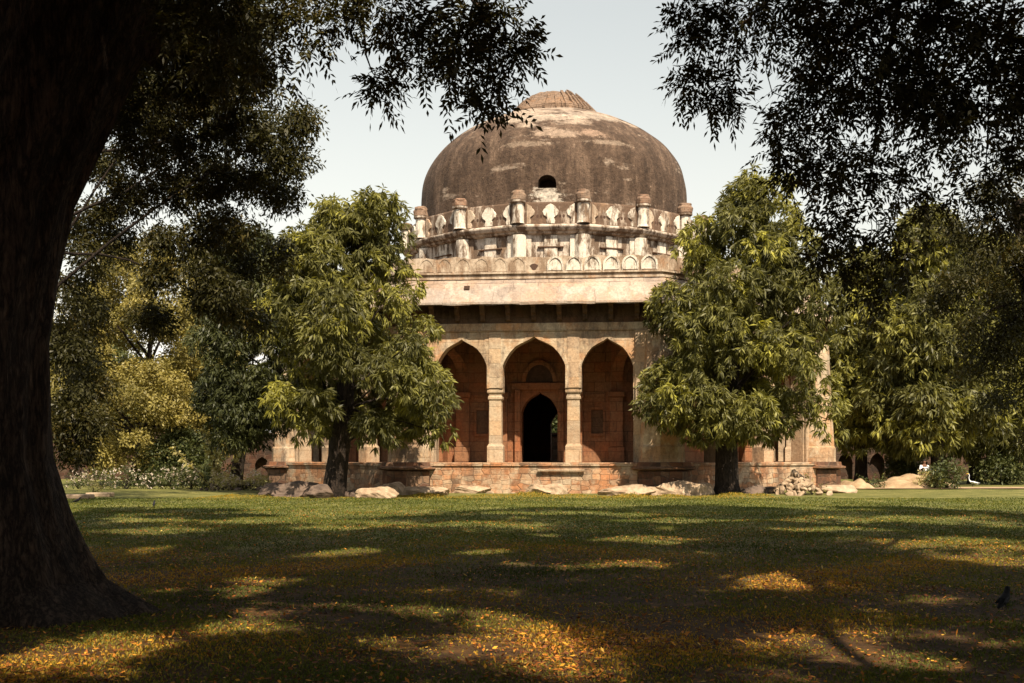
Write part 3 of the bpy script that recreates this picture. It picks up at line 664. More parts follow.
# ------------------------------------------------------------------ enclosure wall with arched niches
gw = empty('garden_wall', (0, 80, 0)); tag(gw, 'old red rubble enclosure wall with arched recesses behind the tomb', 'wall')
def gpx(x): return gx(x, 80)
ops = [(gpx(105), .62, 0, 1.1, .75), (gpx(262), .5, 0, 1.0, .6)]+[(gpx(845)+2.2*i, .52, 0, 1.15, .75) for i in range(12)]
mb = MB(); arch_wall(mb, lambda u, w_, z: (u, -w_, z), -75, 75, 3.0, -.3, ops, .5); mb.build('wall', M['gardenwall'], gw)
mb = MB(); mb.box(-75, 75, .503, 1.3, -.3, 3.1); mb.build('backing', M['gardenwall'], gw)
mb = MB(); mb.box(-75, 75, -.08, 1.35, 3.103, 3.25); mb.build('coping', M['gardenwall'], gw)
for i in range(13):
    u = gpx(845)-1.1+2.2*i
    mb = MB(); mb.box(u-.12, u+.12, -.10, -.003, 0, 2.9); mb.build('pier', M['gardenwall'], gw)
for (uc, hw, zb, sp, rise) in ops[2:]:
    rs_ = [-1, -.9, -.77, -.6, -.3, 0, .3, .6, .77, .9, 1]
    a_ = [(r*hw, float(archz(abs(r), sp, rise))) for r in rs_]; b_ = [(x*1.2, z+.1) for x, z in a_]
    mb = MB(); mb.loft([[(uc+p[0], -.003, p[1]), (uc+p[0], -.08, p[1]), (uc+q[0], -.08, q[1]), (uc+q[0], -.003, q[1])] for p, q in zip(a_, b_)]); mb.build('niche_arch', M['gardenwall'], gw)

# ------------------------------------------------------------------ foliage
def leaf_mesh(name, P, D, S, L, W, R, m_, parent, sag=0.25):
    """P base, D direction, S side vector, L length, W width, R random 0-1; each leaf is two faces folded at the middle"""
    n = len(P); L = L[:, None]; W = W[:, None]
    mid = P+D*L*.5; tip = P+D*L*.97-np.array([0, 0, 1.])*L*sag*.5
    V = np.empty((n, 4, 3), np.float32)
    V[:, 0] = P; V[:, 1] = mid+S*W*.5; V[:, 2] = tip; V[:, 3] = mid-S*W*.5
    me = bpy.data.meshes.new(name); me.vertices.add(n*4); me.vertices.foreach_set('co', V.ravel())
    me.loops.add(n*4); me.loops.foreach_set('vertex_index', np.arange(n*4, dtype=np.int32))
    me.polygons.add(n); me.polygons.foreach_set('loop_start', np.arange(0, n*4, 4, dtype=np.int32))
    me.update(calc_edges=True)
    a = me.attributes.new('rnd', 'FLOAT', 'FACE'); a.data.foreach_set('value', R.astype(np.float32))
    me.materials.append(m_)
    o = bpy.data.objects.new(name, me); C.objects.link(o)
    if parent: o.parent = parent
    return o
def unit(v): return v/(np.linalg.norm(v, axis=-1, keepdims=True)+1e-9)
def clump_points(clumps, per, r, shell=.55, up=.25):
    """clumps: list (center, radius vector); -> points, outward dirs, clump random"""
    Ps, Ds, Rs = [], [], []
    for c, rad in clumps:
        n = max(3, int(per*rad[0]*rad[1])); d = r.normal(size=(n, 3)); d[:, 2] += up; d = unit(d)
        q = (shell+(1.06-shell)*r.random(n)**.6)[:, None]
        Ps.append(np.array(c)+d*q*np.array(rad)); Ds.append(d); Rs.append(np.full(n, r.random()))
    return np.concatenate(Ps), np.concatenate(Ds), np.concatenate(Rs)
def rosettes(P, O, cr, k, L, W, r, droop=.8, outw=.5, spread=.7, jit=.08):
    """k leaves from every point P"""
    n = len(P); Pk = np.repeat(P, k, 0)+r.normal(0, jit, (n*k, 3)); Ok = np.repeat(O, k, 0)
    D = Ok*outw+r.normal(0, spread, (n*k, 3)); D[:, 2] -= droop; D = unit(D)
    S = unit(np.cross(D, r.normal(size=(n*k, 3))))
    Lk = L*r.uniform(.65, 1.2, n*k); Wk = W*r.uniform(.75, 1.2, n*k)
    R = np.clip(.55*np.repeat(cr, k)+.45*r.random(n*k)+.0, 0, 1)
    return Pk, D, S, Lk, Wk, R
def sprays(P, O, cr, L, r, npair=5, leaf=.06, wd=.017, droop=.5, outw=.5, spread=.6, skip=.1):
    """pinnate leaves: each point becomes one stalk with pairs of curved leaflets"""
    n = len(P); A_ = O*outw+r.normal(0, spread, (n, 3)); A_[:, 2] -= droop; A_ = unit(A_)
    S = unit(np.cross(A_, r.normal(size=(n, 3))*.5+np.array([0, 0, 1.])))
    U = np.cross(S, A_)
    Ls = L*r.uniform(.7, 1.2, n)
    out = []
    for i in range(npair+1):
        t = .2+.8*i/npair; base = P+A_*(Ls*t)[:, None]-np.array([0, 0, 1.])*(Ls*t*t*.25)[:, None]
        for s_ in ((1, -1) if i < npair else (0,)):
            d = unit(A_*(.55 if s_ else 1)+S*s_*.85+U*r.normal(0, .25, (n, 1))-np.array([0, 0, .3]))
            side = unit(np.cross(d, U+r.normal(0, .3, (n, 3))))
            keep = r.random(n) > skip
            out.append([q[keep] for q in (base, d, side, leaf*r.uniform(.75, 1.2, n), wd*r.uniform(.8, 1.2, n), np.clip(.5*cr+.5*r.random(n), 0, 1))])
    return [np.concatenate([o[i] for o in out]) for i in range(6)]

def limb_path(a, b_, r, n=6, wob=.06):
    a, b_ = np.array(a, float), np.array(b_, float); L = np.linalg.norm(b_-a); pts = []; n = max(n, 7)
    c = (a+b_)/2+np.array([0, 0, 1])*L*.14+r.normal(0, wob*L, 3); ph = r.uniform(0, 6, 3)
    for i in range(n+1):
        t = i/n; p = a*(1-t)**2+2*c*t*(1-t)+b_*t*t
        pts.append(p+.02*L*math.sin(math.pi*t)*np.sin(ph+t*9))
    return pts
def profile_crown(cx, cy, prof, n, r, rc=(.7, 1.2), yscale=1., inner=.45, flat=.8):
    """prof: (z, radius, xoffset) samples"""
    zs = np.array([p[0] for p in prof]); rs = np.array([p[1] for p in prof]); xo = np.array([p[2] if len(p) > 2 else 0 for p in prof])
    zz = np.linspace(zs[0], zs[-1], 400); wgt = np.interp(zz, zs, rs)+.3; cdf = np.cumsum(wgt); cdf /= cdf[-1]
    out = []
    for i in range(n):
        z = float(np.interp(r.random(), cdf, zz)); R = float(np.interp(z, zs, rs)); x = float(np.interp(z, zs, xo))
        a = r.uniform(0, 2*math.pi); c = r.uniform(*rc); c = min(c, max(.35, R*.75))
        q = max(0, R-c*.8)*(inner+(1-inner)*r.random()**.5)*r.uniform(.86, 1.14)
        out.append(((cx+x+q*math.cos(a), cy+q*math.sin(a)*yscale, z), (c, c, c*flat)))
    return out
def trunk_mb(pts, rad, n=12): 
    mb = MB(); tube(mb, pts, rad, n); return mb
def make_tree(name, label, cat, base, trunk_pts, trunk_rad, clumps, kind, r, mats, per=26, group=None, limbs=14, leafL=.22, leafW=.055, k=8, limb_r=.09, droop=.8, shell=.55, barkm='bark2', rose=None):
    root = empty(name, base); tag(root, label, cat, group)
    b0 = np.array(base)
    loc = [np.array(p)-b0 for p in trunk_pts]
    tr = trunk_mb(loc, trunk_rad).build('trunk', M[barkm], root, smooth=True)
    top = loc[-1]; mb = MB(); idx = r.permutation(len(clumps))[:limbs]
    for i in idx:
        c = np.array(clumps[i][0])-b0; f_ = r.uniform(.35, 1.); j = f_*(len(loc)-1); j0 = int(min(j, len(loc)-2)); a = loc[j0]+(loc[j0+1]-loc[j0])*(j-j0)
        if a[2] > c[2]: a = loc[max(1, len(loc)//2)]
        p = limb_path(a, c, r); rr = np.linspace(limb_r, limb_r*.25, len(p)); tube(mb, p, rr, 6)
    if len(idx): mb.build('limbs', M[barkm], root, smooth=True)
    P, O, cr = clump_points([(np.array(c)-b0, rad) for c, rad in clumps], per, r, shell)
    if kind == 'rosette': args = rosettes(P, O, cr, k, leafL, leafW, r, droop=droop, **(rose or {}))
    else: args = sprays(P, O, cr, leafL, r, **(rose or {}))
    leaf_mesh('crown', *args, mats, root)
    return root

# --- the drooping trees in front of the tomb
r = np.random.default_rng(11)
Y = 44.6; X0 = gx(336, Y)
def zz(y, Y=44.6): return EYE+(YH-y)/F*Y
def px(p, Y=44.6): return p/F*Y
prof = [(zz(432), 2.4, px(18)), (zz(415), 3.7, px(28)), (zz(395), 3.9, px(30)), (zz(350), 3.6, px(20)), (zz(310), 3.3, px(8)), (zz(270), 2.8, px(0)), (zz(235), 2.1, px(6)), (zz(212), 1.2, px(20))]
cl = profile_crown(X0, Y, prof, 150, r, (.42, 1.0), inner=.38)
for (xx, y0, rr_) in ((331, 216, .55), (336, 224, .7), (368, 212, .6), (385, 206, .5), (380, 212, .6), (391, 216, .7), (376, 215, .8), (335, 232, .8), (372, 225, .9), (352, 240, 1.), (395, 235, .7), (318, 250, .8)): cl.append(((gx(xx, Y), Y+r.uniform(-1, 1), zz(y0)), (rr_, rr_, rr_)))
for (xx, y0, rr_) in ((432, 408, .7), (436, 385, .6), (428, 430, .5), (444, 432, .4), (284, 405, .7)): cl.append(((gx(xx, Y-1), Y-1+r.uniform(-1, 1), zz(y0)), (rr_, rr_, rr_*1.1)))
make_tree('drooping_leaf_tree', 'broad green tree with leaning trunk and two tips, left of the arches', 'tree', (X0-.1, Y, -.1),
          [(X0-.12, Y, -.1), (X0-.05, Y, .4), (X0+.1, Y, 1.6), (X0+.35, Y, 3.4), (X0+.4, Y, 5.5), (X0+.5, Y, 8), (X0+1., Y, 10)], [.62, .46, .40, .36, .27, .17, .06], cl, 'rosette', r, M['droop'], per=58, group='drooping leaved trees beside the tomb', leafL=.34, leafW=.072, k=13, limbs=20, limb_r=.06, droop=.75, shell=.75, rose=dict(outw=.45, spread=.55, jit=.035))
Y = 47.5; X0 = gx(727, Y)
z2 = lambda y: zz(y, 46.5)
prof = [(z2(432), 2.2, 0), (z2(412), 3.6, px(5)), (z2(390), 3.75, px(7)), (z2(340), 3.65, px(10)), (z2(300), 3.5, px(13)), (z2(270), 3.0, px(14)), (z2(235), 2.7, px(22)), (z2(210), 1.9, px(30)), (z2(185), 1.0, px(28)), (z2(170), .4, px(22))]
cl = profile_crown(X0, Y, prof, 158, r, (.42, 1.05), inner=.38)
for (xx, y0, rr_) in ((654, 400, .7), (662, 385, .8), (668, 412, .7), (675, 300, .8), (690, 245, .6), (702, 232, .7), (750, 190, .7), (752, 176, .5), (775, 190, .6), (822, 400, .9), (828, 420, .7), (828, 330, .8), (815, 270, .9), (812, 300, 1.0), (822, 312, .8), (800, 290, .9)): cl.append(((gx(xx, Y-1), Y-1+r.uniform(-1, 1), z2(y0)), (rr_, rr_, rr_*1.1)))
make_tree('drooping_leaf_tree', 'tall pointed green tree with dark forked trunk, right of the arches', 'tree', (X0, Y, -.1),
          [(X0, Y, -.1), (X0, Y, .4), (X0-.02, Y, 1.8), (X0+.05, Y, 3.8), (X0+.3, Y, 6.5), (X0+.8, Y, 9.5), (X0+1.1, Y, 12.2)], [.66, .50, .45, .38, .3, .18, .06], cl, 'rosette', r, M['droop'], per=58, group='drooping leaved trees beside the tomb', leafL=.34, leafW=.072, k=13, limbs=20, limb_r=.06, droop=.75, shell=.75, rose=dict(outw=.45, spread=.55, jit=.035))
# dark tree behind the left one
Y = 50.0; X0 = gx(246, Y); z3 = lambda y: zz(y, 50)
prof = [(z3(438), 1.6), (z3(415), 2.1), (z3(370), 2.3), (z3(320), 2.2), (z3(270), 1.9), (z3(235), 1.1)]
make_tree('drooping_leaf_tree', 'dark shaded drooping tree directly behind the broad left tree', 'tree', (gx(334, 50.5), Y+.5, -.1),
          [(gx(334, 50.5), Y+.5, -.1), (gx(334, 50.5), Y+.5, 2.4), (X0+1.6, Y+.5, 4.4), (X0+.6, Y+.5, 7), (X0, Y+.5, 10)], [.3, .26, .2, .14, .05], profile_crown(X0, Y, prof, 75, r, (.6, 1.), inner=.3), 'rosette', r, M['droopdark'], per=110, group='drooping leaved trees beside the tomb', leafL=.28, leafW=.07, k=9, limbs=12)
# trees right of the tomb
for (xt, Y, xc, prof_, nn, lb, sd_) in (
    (861, 66, 868, [(442, 3.2), (425, 3.9), (390, 3.6), (350, 3.2), (310, 2.8), (280, 2.2), (255, 1.2)], 100, 'drooping tree with straight trunk just right of the tomb corner', 1),
    (937, 63, 930, [(445, 3.4), (425, 4.2), (380, 4.3), (330, 3.8), (280, 3.2), (240, 2.4), (215, 1.2)], 130, 'tallest drooping tree right of the tomb, behind the sitting person', 2),
    (975, 68, 990, [(450, 3.4), (425, 4.4), (380, 4.5), (330, 4.0), (280, 3.4), (245, 2.0)], 120, 'drooping tree at the far right, beyond the tallest one', 3)):
    X0 = gx(xt, Y); Xc = gx(xc, Y); pf = [(zz(y, Y), rr_*.9, 0) for y, rr_ in prof_]
    cl = profile_crown(Xc, Y, pf, nn, r, (.7, 1.2), inner=.35)
    make_tree('drooping_leaf_tree', lb, 'tree', (X0, Y, -.1), [(X0, Y, -.1), (X0, Y, .6), (X0+.03, Y, 2.5), (X0, Y, 5), ((X0+Xc)/2, Y, 8.5)], [.5, .36, .32, .26, .12], cl, 'rosette', r, M['droop'], per=44, group='drooping leaved trees beside the tomb', leafL=.46, leafW=.11, k=10, limbs=12, limb_r=.06, shell=.7, rose=dict(outw=.45, spread=.55, jit=.05))
# olive coloured tree at the left, behind the bushes
Y = 64
for (xt, xc, prof_, nn, lb) in (
    (135, 150, [(462, 3.6), (440, 5.0), (400, 5.0), (350, 4.9), (300, 4.2), (265, 3.0), (245, 1.6)], 230, 'sunlit olive green tree with feathery foliage left of the tomb'),
    (235, 225, [(440, 1.6), (400, 2.8), (350, 3.2), (300, 3.0), (260, 2.0), (240, 1.0)], 80, 'smaller olive green tree squeezed between the feathery tree and the tomb')):
    X0 = gx(xt, Y); Xc = gx(xc, Y); pf = [(zz(y, Y), rr_, 0) for y, rr_ in prof_]
    cl = profile_crown(Xc, Y, pf, nn, r, (.55, 1.0), inner=.4, flat=.6)
    make_tree('feathery_tree', lb, 'tree', (X0, Y, -.1), [(X0, Y, -.1), (X0+.2, Y, 1.2), (X0+.7, Y, 3.5), (Xc, Y, 8)], [.45, .36, .28, .1], cl, 'rosette', r, M['olive'], per=130, leafL=.20, leafW=.09, k=6, limbs=20, droop=.1, group='olive green feathery trees on the left', rose=dict(outw=.6, spread=.8, jit=.12))
    Y = 68
# background trees beyond the enclosure wall
labs = ['leftmost tree beyond the enclosure wall', 'second tree from the left beyond the enclosure wall', 'third tree from the left beyond the enclosure wall',
        'leafy tree beyond the wall seen through the doorway', 'tree beyond the wall just right of the tomb', 'tree beyond the wall behind the sitting person', 'rightmost tree beyond the enclosure wall']
for i, (xp, Y, h, rr_) in enumerate(((20, 90, 13, 5.5), (110, 96, 12, 5.5), (205, 92, 11, 5), (565, 92, 9, 5), (835, 94, 10, 5), (925, 92, 12, 5.5), (1030, 90, 13, 6))):
    X0 = gx(xp, Y); pf = [(1.6, rr_*.7, 0), (4, rr_, 0), (h*.6, rr_*.95, 0), (h*.85, rr_*.6, 0), (h, rr_*.25, 0)]
    make_tree('broad_tree', labs[i], 'tree', (X0, Y, -.1), [(X0, Y, -.1), (X0, Y, 3), (X0+.2, Y, h*.7)], [.4, .3, .12], profile_crown(X0, Y, pf, 90, r, (.8, 1.5), inner=.4), 'rosette', r, M['shrub' if i % 2 else 'olive'], per=40, leafL=.4, leafW=.18, k=5, limbs=8, droop=.3, group='trees beyond the enclosure wall')

# --- dappled light: sprays of the shading canopy leave these sunlit spots on the grass free
LIT = [(500, 632, 62, 26), (560, 655, 60, 14), (250, 590, 40, 10), (270, 606, 60, 7), (95, 655, 95, 24), (765, 582, 55, 11), (830, 640, 90, 14), (900, 662, 70, 12), (700, 640, 30, 5),
       (960, 545, 85, 9), (1000, 562, 60, 7), (620, 566, 55, 5), (640, 540, 60, 4), (480, 553, 40, 4), (345, 552, 45, 4), (400, 612, 50, 6), (150, 530, 60, 3), (470, 524, 80, 2.6), (690, 521, 90, 2.2), (820, 530, 70, 2.5), (250, 517, 70, 2), (560, 514, 90, 1.8), (330, 529, 50, 2),
       (900, 520, 120, 3.5), (110, 506, 50, 2.5), (430, 590, 30, 4), (930, 600, 40, 5), (560, 600, 26, 4), (350, 640, 26, 6)]
_r = random.Random(77)
for _ in range(95):
    _y = 514+165*_r.random()**1.25; LIT.append((_r.uniform(60, 1020), _y, _r.uniform(5, 20)*(1+(_y-514)/160), _r.uniform(.9, 2.6)*(1+(_y-514)/60)))
LE = []
for (x, y, rx, ry) in LIT:
    a, b_ = gnd(x, y-ry), gnd(x, y+ry); Yc = (a.y+b_.y)/2; LE.append((gx(x, Yc), Yc, rx/F*Yc, (a.y-b_.y)/2))
LE = np.array(LE)
def shade_keep(P, r, far=35.0):
    """True where a spray may stand: its shadow misses the sunlit spots"""
    G = P[:, :2]-.02-np.array([SUN.x, SUN.y])/SUN.z*P[:, 2:3]
    k = np.ones(len(P), bool)
    for (x, y, rx, ry) in LE*np.array([1, 1, 1.22, 1.3]):
        q = ((G[:, 0]-x)/rx)**2+((G[:, 1]-y)/ry)**2
        wob = .95+.55*np.sin(G[:, 0]*3.1+y)*np.sin(G[:, 1]*2.3+x)+.4*np.sin(G[:, 0]*6.7+x)*np.sin(G[:, 1]*5.1+y)
        k &= ~((q < wob) & (r.random(len(P)) < np.clip(1.25-.55*q/wob, 0, 1)))
    fv = far+2.6*np.sin(G[:, 0]*.33+1.2)+1.6*np.sin(G[:, 0]*.95+2)
    k &= ~((G[:, 1] > fv) & (r.random(len(P)) < np.clip((G[:, 1]-fv)/1.5, 0, 1)))
    return k
def in_frame(P, m_=18):
    Yc = np.maximum(P[:, 1], .1); x = CX+P[:, 0]/Yc*F; y = YH-(P[:, 2]-EYE)/Yc*F
    return (P[:, 1] > .2) & (x > -m_) & (x < 1024+m_) & (y > -m_) & (y < 700)
def near_cam(P, d=2.2): return np.linalg.norm(P-np.array([0, 0, EYE]), axis=1) < d

def canopy(name, label, base, trunk_pts, trunk_rad, box, n_clump, seed, per, vis=None, vis_per=1150, group=None, cat='tree', limbs=10, barkm='bark', leaf=.16, wd=.052, twigs=None, far=35.0, roots=False, limb_r=.16):
    """a neem tree: its shading crown above the frame (coarser sprays) plus the hanging boughs that the photo shows"""
    r = np.random.default_rng(seed); root = empty(name, base); tag(root, label, cat, group); b0 = np.array(base)
    loc = [np.array(p)-b0 for p in trunk_pts]
    mb = MB()
    if roots:
        n = 40; rings = []
        dense = []
        for i in range(len(loc)-1):
            for t in np.linspace(0, 1, 9)[:-1]: dense.append((loc[i]+(loc[i+1]-loc[i])*t, trunk_rad[i]+(trunk_rad[i+1]-trunk_rad[i])*t))
        dense.append((loc[-1], trunk_rad[-1]))
        for p, rad in dense:
            fl = max(0, 1-(p[2])/1.2)**1.8
            rings.append([(p[0]+rad*(1+fl*(.12+.34*max(0, math.sin(3*t+1.9))+.12*math.sin(7*t+1)+.05*math.sin(13*t))+.045*math.sin(9*t+p[2]*.8)+.03*math.sin(17*t-p[2]*1.3)+.05*math.sin(2*t+p[2]*1.1))*math.cos(t),
                           p[1]+rad*(1+fl*(.12+.34*max(0, math.sin(3*t+1.9))+.12*math.sin(7*t+1)+.05*math.sin(13*t))+.045*math.sin(9*t+p[2]*.8)+.03*math.sin(17*t-p[2]*1.3)+.05*math.sin(2*t+p[2]*1.1))*math.sin(t), p[2]) for t in [2*math.pi*j/72 for j in range(72)]])
        mb.loft(rings)
    else: tube(mb, loc, trunk_rad, 12)
    mb.build('trunk', M[barkm], root, smooth=True)
    (x0, x1), (y0, y1), (zlo, zhi) = box
    cls = []
    while len(cls) < n_clump:
        c = np.array([r.uniform(x0, x1), r.uniform(y0, y1), r.uniform(zlo, zhi)])
        e = ((c[0]-(x0+x1)/2)/((x1-x0)/2))**2+((c[1]-(y0+y1)/2)/((y1-y0)/2))**2+((c[2]-zlo)/(zhi-zlo)-.2)**2
        if e > 1.: continue
        R = r.uniform(.9, 1.6); cls.append((c-b0, (R, R, R*.6)))
    P, O, cr = clump_points(cls, per, r, .2, .1)
    W = P+b0; keep = shade_keep(W, r, far) & ~in_frame(W, 75) & ~near_cam(W); P, O, cr = P[keep], O[keep], cr[keep]
    a1 = sprays(P, O, cr, .38, r, npair=4, leaf=leaf, wd=wd)
    mb = MB()
    top = loc[-1]
    for i in r.permutation(len(cls))[:limbs]:
        c = cls[i][0]; a = loc[-1] if r.random() < .6 else loc[-2]; pth = limb_path(a, c, r, 7, .05)
        if in_frame(np.array(pth[2:])+b0, 10).any(): continue
        tube(mb, pth, np.linspace(limb_r, limb_r*.2, len(pth)), 7)
    if vis:
        vc = [(np.array(c)-b0, rad) for c, rad in vis]
        sub = []
        for c, rad in vc:
            rad = np.array(rad)
            for q in range(6):
                d = unit(r.normal(size=3))*r.random()**.4*.72; sub.append((c+d*rad, rad*r.uniform(.30, .52)))
        P, O, cr = clump_points(sub, vis_per, r, .05, 0)
        W = P+b0; keep = ~near_cam(W); P, O, cr = P[keep], O[keep], cr[keep]
        a2 = sprays(P, O, cr, .21, r, npair=6, leaf=.06, wd=.020, droop=.12, spread=.85)
        a1 = [np.concatenate([p_1, p_2]) for p_1, p_2 in zip(a1, a2)]
        # thin twigs inside the hanging boughs
        for c, rad in vc:
            up = c+np.array([r.normal(0, .05), r.uniform(.05, .3), rad[2]*.7+.05])
            for q in range(4):
                e = c+r.normal(0, .45, 3)*np.array(rad); p = limb_path(up, e, r, 5, .09); tube(mb, p, np.linspace(.005, .002, len(p)), 5)
    for (pts, rad) in (twigs or []):
        tube(mb, [np.array(p)-b0 for p in pts], rad, 8)
    mb.build('branches', M[barkm], root, smooth=True)
    leaf_mesh('crown', *a1, M['neem'], root)
    return root
def C3(x, y, Y, rp, fl=1.): # a bough seen at pixel x, y at distance Y with radius rp pixels
    R = rp/F*Y; return (tuple(at(x, y, Y)), (R, R, R*fl))
# hanging boughs, top left and top centre
vL = [C3(x, y, Y, rp) for x, y, Y, rp in (
    (300, 8, 8.5, 34), (270, 35, 8.6, 26), (255, 60, 8.8, 22), (282, 78, 8.6, 14), (340, 12, 8.3, 26), (372, 6, 8.2, 24), (318, 40, 8.3, 16), (400, 10, 8.0, 24), (425, 25, 8.0, 26), (392, 40, 8.1, 18), (382, 78, 7.9, 13), (374, 88, 7.9, 8),
    (420, 60, 8.0, 20), (450, 15, 7.9, 30), (450, 50, 7.8, 28), (448, 75, 7.8, 16), (480, 20, 7.8, 32), (488, 50, 7.7, 26), (478, 78, 7.7, 20), (490, 100, 7.7, 14), (476, 112, 7.7, 9), (500, 8, 7.8, 20), (512, 40, 7.7, 20), (524, 48, 7.7, 12), (505, 70, 7.7, 14), (350, -8, 8.2, 30), (230, 10, 9, 40), (205, 50, 9.4, 32), (170, 20, 9.8, 40), (225, 80, 9.5, 20), (150, 30, 12, 45), (190, 30, 12, 45), (235, 30, 12, 40), (160, 90, 12.5, 42), (205, 85, 12, 40), (245, 72, 12, 28), (150, 150, 12.5, 35), (190, 140, 12, 36), (230, 130, 12, 30), (130, 200, 12.5, 25), (170, 195, 12, 26), (205, 185, 12, 28), (240, 180, 12, 24), (225, 225, 12, 20), (198, 235, 12, 16), (120, 120, 12.5, 32), (262, 150, 12, 16))]
tw = [([at(150, 60, 10.3), at(220, -20, 10), at(330, -60, 9.3), at(450, -40, 8.4), at(492, 30, 7.9), at(486, 95, 7.7)], [.13, .09, .06, .035, .014, .004]),
      ([at(330, -60, 9.3), at(362, 10, 8.4), at(366, 55, 8.1), at(372, 72, 8.0), at(382, 85, 7.9)], [.04, .013, .007, .004, .003])]
TB = gnd(50, 622)
canopy('old_neem_tree', 'huge dark foreground tree whose trunk fills the left edge', (TB.x, 10.9, -.1),
       [(-4.62, 10.9, -.1), (-4.90, 10.9, .35), (-5.10, 10.9, 1.5), (-5.04, 10.9, 2.6), (-4.78, 10.9, 3.9), (-4.16, 10.9, 5.4), (-3.6, 10.8, 7.0), (-3.0, 10.5, 9)], [.98, .80, .70, .65, .62, .64, .58, .4],
       ((-13, 4), (1, 20), (6.5, 14)), 260, 21, 230, vis=vL, twigs=tw, roots=True, limbs=22)
# hanging boughs, right half
vR = [C3(x, y, Y, rp) for x, y, Y, rp in (
    (690, 8, 8.6, 24), (715, 25, 8.6, 30), (690, 42, 8.6, 16), (700, 75, 8.5, 22), (685, 85, 8.5, 15), (725, 85, 8.5, 18), (730, 102, 8.5, 10), (712, 98, 8.5, 10), (750, 15, 8.5, 34), (745, 48, 8.5, 20), (790, 10, 8.4, 34), (795, 40, 8.4, 28), (830, 20, 8.3, 40),
    (825, 60, 8.3, 34), (800, 85, 8.3, 22), (790, 115, 8.3, 22), (775, 135, 8.3, 16), (805, 150, 8.3, 30), (790, 178, 8.3, 16), (830, 110, 8.2, 36), (845, 160, 8.2, 34), (825, 190, 8.2, 20), (870, 60, 8.2, 44), (880, 110, 8.2, 38), (880, 160, 8.1, 30),
    (920, 40, 8.2, 48), (925, 95, 8.2, 40), (925, 140, 8.1, 24), (965, 30, 8.2, 46), (970, 90, 8.2, 42), (965, 135, 8.1, 30), (1010, 40, 8.2, 50), (1010, 110, 8.2, 46), (1010, 165, 8.1, 34), (900, 190, 8.1, 20), (845, 215, 8.3, 18), (835, 245, 8.4, 26), (850, 268, 8.4, 16), (820, 255, 8.4, 14),
    (880, 228, 8.2, 22), (905, 255, 8.2, 16), (930, 200, 8.2, 16), (885, 270, 8.4, 18), (870, 295, 8.6, 14), (960, 190, 8.2, 20), (1000, 215, 8.2, 24), (940, 5, 8.2, 40), (860, 5, 8.2, 40), (1040, 80, 8.2, 50))]
tw = [([at(1150, -60, 9), at(1010, -30, 8.6), at(900, 0, 8.3), at(840, 40, 8.3), at(800, 120, 8.3), at(798, 165, 8.3)], [.05, .035, .022, .012, .005, .003]),
      ([at(900, 0, 8.3), at(880, 90, 8.2), at(870, 190, 8.2), at(845, 250, 8.4)], [.02, .009, .005, .003]),
      ([at(900, 0, 8.3), at(780, -10, 8.4), at(725, 40, 8.5), at(705, 85, 8.5)], [.014, .009, .005, .003]),
      ([at(772, 45, 8.5), at(766, 70, 8.5), at(772, 92, 8.4), at(790, 100, 8.3)], [.005, .004, .004, .003]),
      ([at(1010, -30, 8.6), at(990, 80, 8.2), at(985, 190, 8.2)], [.018, .008, .003])]
canopy('old_neem_tree', 'neem tree outside the right edge whose hanging boughs fill the top right', (7.2, 10, -.1),
       [(7.2, 10, -.1), (7.2, 10, 1.5), (7.1, 10, 4), (6.6, 9.8, 6.5), (6, 9.6, 9)], [.6, .5, .45, .38, .25],
       ((0, 15), (0, 20), (6.0, 14)), 260, 22, 230, vis=vR, vis_per=1150, twigs=tw, limbs=20)
# canopies behind the camera and far off frame that throw the broad shade
canopy('old_neem_tree', 'shade tree standing behind the photographer', (2, -6, -.1), [(2, -6, -.1), (2, -6, 4), (1.8, -5.5, 9)], [.6, .5, .3], ((-12, 16), (-12, 5), (6, 15)), 200, 23, 150, limbs=10)
canopy('old_neem_tree', 'tall shade tree beyond the right edge of the picture', (13.5, 17, -.1), [(13.5, 17, -.1), (13.3, 17, 5), (11, 17, 11)], [.6, .5, .3], ((-1, 20), (11, 25), (10.5, 18)), 220, 24, 150, limbs=10)
canopy('old_neem_tree', 'tall shade tree left of the picture whose shadow covers the left lawn', (-17, 24, -.1), [(-17, 24, -.1), (-16.5, 24.5, 6), (-14, 26, 14)], [.6, .5, .3], ((-25, -8), (18, 46), (11, 22)), 330, 25, 60, limbs=10, far=60, leaf=.2, wd=.07)
canopy('old_neem_tree', 'added unseen dense tree blocking sky light, some way behind the photographer', (-9, -13, -.1), [(-9, -13, -.1), (-9, -13, 3), (-9, -12.5, 8)], [.6, .5, .3], ((-20, 2), (-20, -8), (1.5, 15)), 160, 26, 60, limbs=8, leaf=.25, wd=.09)  # unseen tree, added to cut sky light on the foreground
canopy('old_neem_tree', 'added unseen dense tree blocking sky light, behind and right of the photographer', (11, -14, -.1), [(11, -14, -.1), (11, -14, 3), (11, -13.5, 8)], [.6, .5, .3], ((2, 22), (-21, -9), (1.5, 11)), 130, 27, 60, limbs=8, leaf=.25, wd=.09)  # second added tree out of view, also there to block sky light
